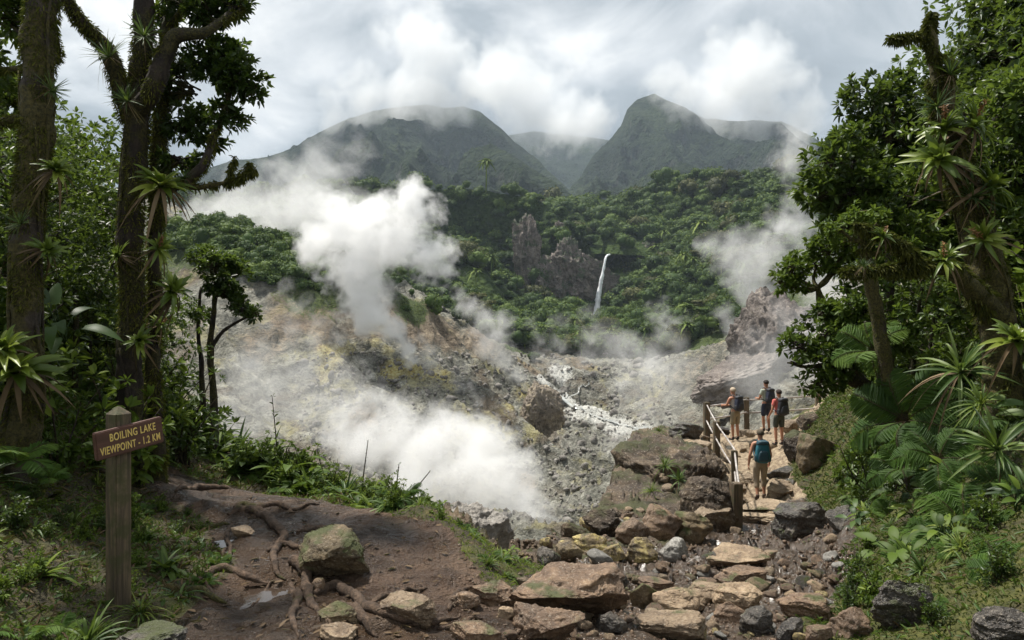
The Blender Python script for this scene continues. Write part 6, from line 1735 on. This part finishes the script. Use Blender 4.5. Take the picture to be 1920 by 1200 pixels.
def forest_on(V, n, seed, rad, t0, t1):
    r = np.random.default_rng(seed)
    out = []
    nr, nc = V.shape[:2]
    fr = int(nr * .75)
    c = V[:fr]
    e1 = np.linalg.norm(np.diff(c, axis=0), axis=2)[:, :-1]; e2 = np.linalg.norm(np.diff(c, axis=1), axis=2)[:-1]
    ar = (e1 * e2).ravel()
    px_ = 960 + F * c[:-1, :-1, 0] / c[:-1, :-1, 1]
    ar = ar * ((px_ > 250) & (px_ < 1720)).ravel()
    # the top sixth of the hill is seen edge-on against the slopes behind: plant it well
    idx = r.choice(len(ar), n, p=ar / ar.sum())
    i, j_ = np.divmod(idx, nc - 1)
    for a, b in zip(i, j_):
        p = c[a, b] + (c[a + 1, b + 1] - c[a, b]) * r.uniform(size=3)
        px, py = 960 + F * p[0] / p[1], 600 - F * (p[2] - EYE) / p[1]
        if any(abs(px - q[0]) < q[2] and abs(py - q[1]) < q[3] for q in NOTREE): continue
        out.append(np.array([*p, (rad[0] + (rad[1] - rad[0]) * r.uniform() ** 1.6) * (1.45 if r.random() < .14 else 1)]))
    return out
FT = forest_on(LEFTW, 1500, 1, (3.0, 7.0), 0, 1) + forest_on(RIGHTW, 1600, 2, (3.0, 7.0), 0, 1) + forest_on(BACKW, 380, 3, (5, 9), 0, 1)
r = np.random.default_rng(77)
for _ in range(900):                                      # the valley floor and foot of the gorge
    px, py = r.uniform(860, 1420), r.uniform(575, 668)
    h = crater_hit(px, py)
    if h[1] < 215 or abs(px - 1105) < 14 and py < 615: continue
    FT.append(np.array([*h, r.uniform(2.6, 5.2)]))
for _ in range(700):                                      # scrub on the rim of the crater
    px, py = (r.uniform(480, 1000), r.uniform(500, 690)) if _ < 260 else (r.uniform(300, 560), r.uniform(415, 540))
    h = crater_hit(px, py)
    lim_ = np.interp(px, [300, 480, 560, 620, 760, 850, 940, 1000], [470, 530, 548, 552, 585, 600, 655, 690])
    if py > lim_ or h[1] < 135: continue
    FT.append(np.array([*h, r.uniform(0.8, 2.4)]))
FT = np.array(FT)
# the individuals that show largest: trees of the gorge, copied one by one; the rest is the forest
size = FT[:, 3] / FT[:, 1]
ppx = 960 + F * FT[:, 0] / FT[:, 1]
order = np.argsort(-np.where((ppx > 520) & (ppx < 1500), size, 0))
ind = order[:290]
CM = []
for k in range(8):
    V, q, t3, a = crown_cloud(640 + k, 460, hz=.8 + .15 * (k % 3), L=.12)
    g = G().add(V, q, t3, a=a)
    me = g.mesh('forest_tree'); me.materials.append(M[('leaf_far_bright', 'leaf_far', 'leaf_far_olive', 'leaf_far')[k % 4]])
    CM.append(me)
for k in range(2):
    g = G(); n_ = 26
    a_ = r.uniform(0, 6.28, n_); e_ = r.uniform(-.1, 1.2, n_)
    V, q = straps(np.tile([0, 0, 1.5], (n_, 1)), np.stack([np.cos(a_) * np.cos(e_), np.sin(a_) * np.cos(e_), np.sin(e_)], 1), r.uniform(.7, 1.0, n_), .20, r.uniform(.4, .9, n_), 6)
    g.add(V, q, a=np.repeat(r.uniform(.3, 1, n_), 21)); g.add(*tube(np.array([[0, 0, -.6], [.05, 0, .5], [0, 0, 1.5]]), .05, 6), a=0.9)
    me = g.mesh('forest_palm'); me.materials.append(M['leaf_far_bright']); CM.append(me)
for k in range(2):
    V, q, t3, a = crown_cloud(680 + k, 420, hz=.5, L=.13)
    g = G().add(V * [1, 1, .8] + [0, 0, 1.3], q, t3, a=a); g.add(*tube(np.array([[0, 0, -.6], [.04, 0, .4], [0, 0, 1.4]]), .045, 6), a=1.0)
    me = g.mesh('forest_tree'); me.materials.append(M['leaf_far_olive' if k else 'leaf_far_bright']); CM.append(me)
for k in ind:
    x, y, z, rr = FT[k]
    vi = int(r.integers(8)) if r.random() < .72 else 8 + int(r.integers(4))
    if vi >= 8: rr *= .72
    o = bpy.data.objects.new('forest_palm' if vi in (8, 9) else 'forest_tree', CM[vi]); C.objects.link(o)
    o.location = (x, y, z + rr * r.uniform(.15, .6)); o.scale = (rr * 1.1, rr * 1.1, rr * r.uniform(.85, 1.25)); o.rotation_euler = (0, 0, r.uniform(0, 6.28))
    if vi in (8, 9): tag(o, 'palm crown standing up out of the gorge forest', 'palm', 'palms in the gorge')
    elif vi > 9: tag(o, 'flat topped pale stemmed tree rising above the gorge forest', 'tree', 'emergent trees in the gorge')
    else: tag(o, 'round topped rainforest tree among the many in the gorge', 'tree', 'rainforest trees in the gorge')
g1, g2 = G(), G()
rest = np.setdiff1d(np.arange(len(FT)), ind)
for k in rest:
    x, y, z, rr = FT[k]
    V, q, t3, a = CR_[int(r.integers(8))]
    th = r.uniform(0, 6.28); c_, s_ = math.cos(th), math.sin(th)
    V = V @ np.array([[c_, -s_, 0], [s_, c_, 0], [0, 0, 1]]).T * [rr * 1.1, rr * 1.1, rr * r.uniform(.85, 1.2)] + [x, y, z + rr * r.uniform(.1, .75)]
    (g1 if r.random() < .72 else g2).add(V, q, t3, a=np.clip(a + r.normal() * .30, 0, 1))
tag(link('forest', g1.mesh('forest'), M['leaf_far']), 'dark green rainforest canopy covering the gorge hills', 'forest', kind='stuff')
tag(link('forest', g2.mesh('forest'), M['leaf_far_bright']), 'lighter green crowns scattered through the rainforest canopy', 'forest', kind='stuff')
# ------------------------------------------------------------------ haze, steam, mist
m, nt = newmat('haze')
pv = nd(nt, 'ShaderNodeVolumePrincipled', {'Color': (0.72, 0.85, 1.0, 1), 'Density': 0.0001, 'Anisotropy': 0.0})
nt.links.new(pv.outputs[0], nd(nt, 'ShaderNodeOutputMaterial').inputs['Volume'])
HX = [(-3600, 3600), (-60, 4200), (-90, 760)]
hv = np.array([[x, y, z] for z in HX[2] for y in HX[1] for x in HX[0]], float)
hq = [[0, 2, 3, 1], [4, 5, 7, 6], [0, 1, 5, 4], [2, 6, 7, 3], [0, 4, 6, 2], [1, 3, 7, 5]]
HAZE = True
if HAZE:
    tag(link('haze', mesh_np('haze', hv, hq, smooth=False), m), kind='stuff')
def steam(name, label, balls, dens, nscale, gain=2.2, nk=1.25, rate=0.35, grow=1.15, col=(1, 1, 1), base=None):
    """a billow: balls = (photo x, photo y, distance, radius in photo pixels, weight); the density is a soft union of the balls eaten into by noise"""
    if base:
        kd_ = crater_hit(*base)[1] / balls[0][2]
        balls = [(b[0], b[1], b[2] * kd_, *b[3:]) for b in balls]
        dens, nscale = dens / kd_, nscale / kd_
    P_ = np.array([W(b[0], b[1], b[2]) for b in balls])
    r_ = np.array([b[3] * b[2] / F for b in balls])
    o0 = P_.mean(0)
    bm = bmesh.new()
    for p, r in zip(P_ - o0, r_):
        bmesh.ops.create_icosphere(bm, subdivisions=2, radius=r * grow, matrix=Matrix.Translation(Vector(p)))
    res = bmesh.ops.convex_hull(bm, input=bm.verts[:])
    bmesh.ops.delete(bm, geom=list({g for g in res['geom_interior'] + res['geom_unused'] if isinstance(g, bmesh.types.BMVert)}), context='VERTS')
    me = bpy.data.meshes.new(name)
    bm.to_mesh(me); bm.free()
    m, nt = newmat(name)
    oc = objco(nt)
    wob = nd(nt, 'ShaderNodeTexNoise', {'Vector': oc, 'Scale': nscale * 0.45, 'Detail': 2.0}).outputs['Color']
    oc2 = nd(nt, 'ShaderNodeVectorMath', {0: oc, 1: nd(nt, 'ShaderNodeVectorMath', {0: nd(nt, 'ShaderNodeVectorMath', {0: wob, 1: (0.5, 0.5, 0.5)}, operation='SUBTRACT').outputs[0], 'Scale': 1.1 / nscale}, operation='SCALE').outputs[0]}, operation='ADD').outputs[0]
    acc = None
    for p, r, b in zip(P_ - o0, r_, balls):
        d = nd(nt, 'ShaderNodeVectorMath', {0: oc2, 1: tuple(float(a) for a in p)}, operation='DISTANCE').outputs['Value']
        wgt = b[4] if len(b) > 4 else 1.0
        v = nd(nt, 'ShaderNodeMath', {0: d, 1: -wgt / r, 2: wgt}, operation='MULTIPLY_ADD').outputs[0]
        acc = v if acc is None else nd(nt, 'ShaderNodeMath', {0: acc, 1: v, 2: 0.25}, operation='SMOOTH_MAX').outputs[0]
    n = mth(nt, 'ADD', mth(nt, 'MULTIPLY', noi(nt, oc2, nscale, 3.0, 0.55), 0.55), mth(nt, 'MULTIPLY', noi(nt, oc2, nscale * 2.7, 5.0, 0.66), 0.45))
    e = mth(nt, 'MULTIPLY_ADD', mth(nt, 'SUBTRACT', n, 0.54), nk * 2.0, acc)
    dn = mth(nt, 'MULTIPLY', mth(nt, 'MULTIPLY', e, gain, clamp=True), dens)
    pv = nd(nt, 'ShaderNodeVolumePrincipled', {'Color': (*col, 1), 'Density': dn, 'Anisotropy': 0.15})
    nt.links.new(pv.outputs[0], nd(nt, 'ShaderNodeOutputMaterial').inputs['Volume'])
    m.cycles.volume_step_rate = rate
    o = link(name, me, m, loc=tuple(float(a) for a in o0))
    return tag(o, label, 'steam', 'steam rising from the fumaroles', 'stuff')
steam('steam_plume', 'thick white steam column billowing up from the yellow fumaroles on the grey slope',
      [(768, 684, 141, 20), (752, 655, 141, 30), (728, 622, 142, 42), (700, 590, 143, 52), (690, 550, 144, 62), (672, 505, 145, 75), (690, 455, 146, 88), (640, 420, 147, 70), (735, 430, 146, 80), (775, 400, 146, 62), (770, 360, 147, 40, .8), (800, 470, 145, 62, .85), (835, 505, 145, 38, .8), (590, 450, 147, 50, .8)], 0.36, 0.17, 1.8, 1.85, 0.20, base=(768, 690))
steam('steam_plume', 'pale drifting steam veil left of the tall white column, reaching towards the mountain',
      [(600, 440, 165, 110, .7), (520, 430, 170, 120, .7), (440, 400, 175, 110, .65), (560, 350, 175, 80, .75), (620, 300, 178, 70, .75), (670, 265, 180, 48, .7), (500, 500, 168, 100, .55), (420, 520, 172, 90, .55), (380, 440, 175, 90, .6), (560, 590, 165, 70, .5), (600, 520, 165, 60, .6)], 0.12, 0.06, 1.4, 1.8, 0.42)
steam('steam_plume', 'wide white steam cloud filling the crater pit behind the muddy edge',
      [(1020, 1035, 60, 40), (1000, 985, 66, 70), (940, 925, 76, 84), (870, 885, 80, 95), (800, 850, 82, 90), (905, 850, 86, 70), (740, 825, 84, 85, .85), (690, 795, 86, 85, .75), (945, 835, 88, 50, .8), (905, 975, 72, 60, .8), (780, 910, 72, 70, .85), (850, 800, 90, 50, .7)], 0.34, 0.17, 1.5, 1.75, 0.22)
steam('steam_plume', 'thin grey steam drifting over the brown ridge beside the slender tree',
      [(600, 760, 80, 90, .8), (530, 740, 82, 90, .8), (480, 700, 84, 80, .7), (570, 690, 84, 60, .6), (640, 800, 76, 80, .8), (450, 780, 80, 80, .7), (480, 620, 86, 70, .5)], 0.10, 0.14, 1.4, 1.5, 0.4)
steam('steam_plume', 'small white steam jet beside the dark rock knob on the slope',
      [(985, 728, 138, 14), (968, 700, 138, 28), (945, 672, 139, 32), (925, 640, 140, 38), (905, 605, 140, 42, .9), (940, 600, 140, 34, .8), (875, 580, 141, 34, .8), (860, 555, 141, 24, .7)], 0.20, 0.24, 1.6, 1.5, 0.25, base=(985, 736))
steam('steam_plume', 'short faint steam wisp rising right of the yellow sulphur patch',
      [(822, 696, 138, 12), (812, 680, 138, 20, .8), (800, 660, 138, 24, .7), (790, 640, 138, 20, .6)], 0.22, 0.4, 1.8, 1.3, 0.4, base=(822, 702))
steam('steam_plume', 'white steam puffs over the forest rising from behind the brown cliff',
      [(1425, 545, 190, 42), (1400, 505, 190, 52), (1370, 475, 190, 50, .9), (1335, 460, 191, 34, .8), (1440, 470, 190, 60, .8), (1480, 430, 190, 62, .75), (1500, 370, 191, 50, .7), (1475, 310, 192, 52, .7), (1490, 260, 192, 45, .6), (1500, 500, 188, 70, .7), (1560, 520, 186, 70, .7)], 0.12, 0.12, 1.4, 1.6, 0.35)
steam('steam_plume', 'low white steam welling up at the foot of the brown cliff',
      [(1372, 620, 170, 30), (1360, 590, 170, 28, .8), (1385, 650, 168, 26, .7), (1240, 590, 230, 34, .55), (1260, 620, 220, 40, .55)], 0.09, 0.2, 1.8, 1.3, 0.4)
steam('steam_plume', 'thin steam veil over the valley stream behind the lookout',
      [(1200, 690, 118, 70, .8), (1250, 720, 112, 75, .8), (1160, 670, 122, 55, .7), (1290, 770, 105, 60, .7), (1220, 770, 108, 60, .6), (1150, 640, 130, 40, .6), (1270, 640, 126, 36, .6), (1120, 640, 130, 40, .5), (1190, 840, 90, 60, .5)], 0.09, 0.13, 1.4, 1.5, 0.4)
steam('steam_plume', 'pale steam in front of the brown cliff behind the hikers',
      [(1470, 660, 92, 80, .8), (1420, 700, 92, 60, .7), (1510, 620, 93, 70, .8), (1560, 560, 94, 80, .8), (1450, 600, 94, 40, .6), (1540, 700, 90, 70, .8), (1460, 740, 88, 60, .6)], 0.10, 0.15, 1.4, 1.5, 0.4)
o = steam('spray', 'faint spray at the foot of the waterfall', [(1116, 602, 384, 12), (1108, 606, 383, 16, .9), (1098, 604, 383, 12, .7), (1120, 590, 384, 9, .6)], 0.05, 0.16, 1.4, 1.4, 0.5)
o['category'] = 'spray'; o['group'] = 'spray at the waterfall'
VENTS = [(640, 700, 24), (700, 745, 16), (870, 745, 15), (905, 800, 18), (1055, 715, 26), (1020, 690, 20), (1110, 700, 26), (600, 660, 22), (1180, 740, 24), (560, 640, 24)]
for k, (a, b, q) in enumerate(VENTS):
    s_ = 1 if k % 2 else -1
    steam('steam_wisp', 'small faint wisp of steam leaking from the crater slope', [(a, b, 100, q * .6), (a - 5, b - q * 1.2, 100, q, .85), (a - 12, b - q * 2.6, 100, q * 1.2, .75), (a - 12 - 8 * s_, b - q * 4, 100, q * 1.1, .6)], 0.16, 0.45, 1.4, 1.6, 0.5, base=(a, b + 4))
def mist(label, balls, dens, ns, rate=0.6):
    o = steam('mist', label, [(b[0], b[1], b[2], b[3] * 1.3, *b[4:]) for b in balls], dens, ns, 1.1, 1.7, rate)
    o['category'] = 'cloud'; o['group'] = 'clouds on the summits'
mist('grey white cloud resting on the summit of the broad mountain', [(690, 188, 1700, 60, .9), (760, 180, 1700, 62), (830, 184, 1700, 55), (895, 192, 1700, 42, .9), (630, 200, 1700, 46, .7), (975, 222, 1900, 62), (1050, 232, 2000, 56), (1115, 228, 2000, 46), (960, 150, 1900, 80), (800, 120, 1750, 90)], 0.020, 0.007)
mist('grey cloud trailing from the summit of the rocky peak', [(1290, 186, 1700, 46, .9), (1350, 200, 1700, 48), (1430, 208, 1700, 48), (1500, 222, 1700, 46, .8), (1240, 156, 1750, 40, .8), (1400, 130, 1750, 90)], 0.020, 0.0075)
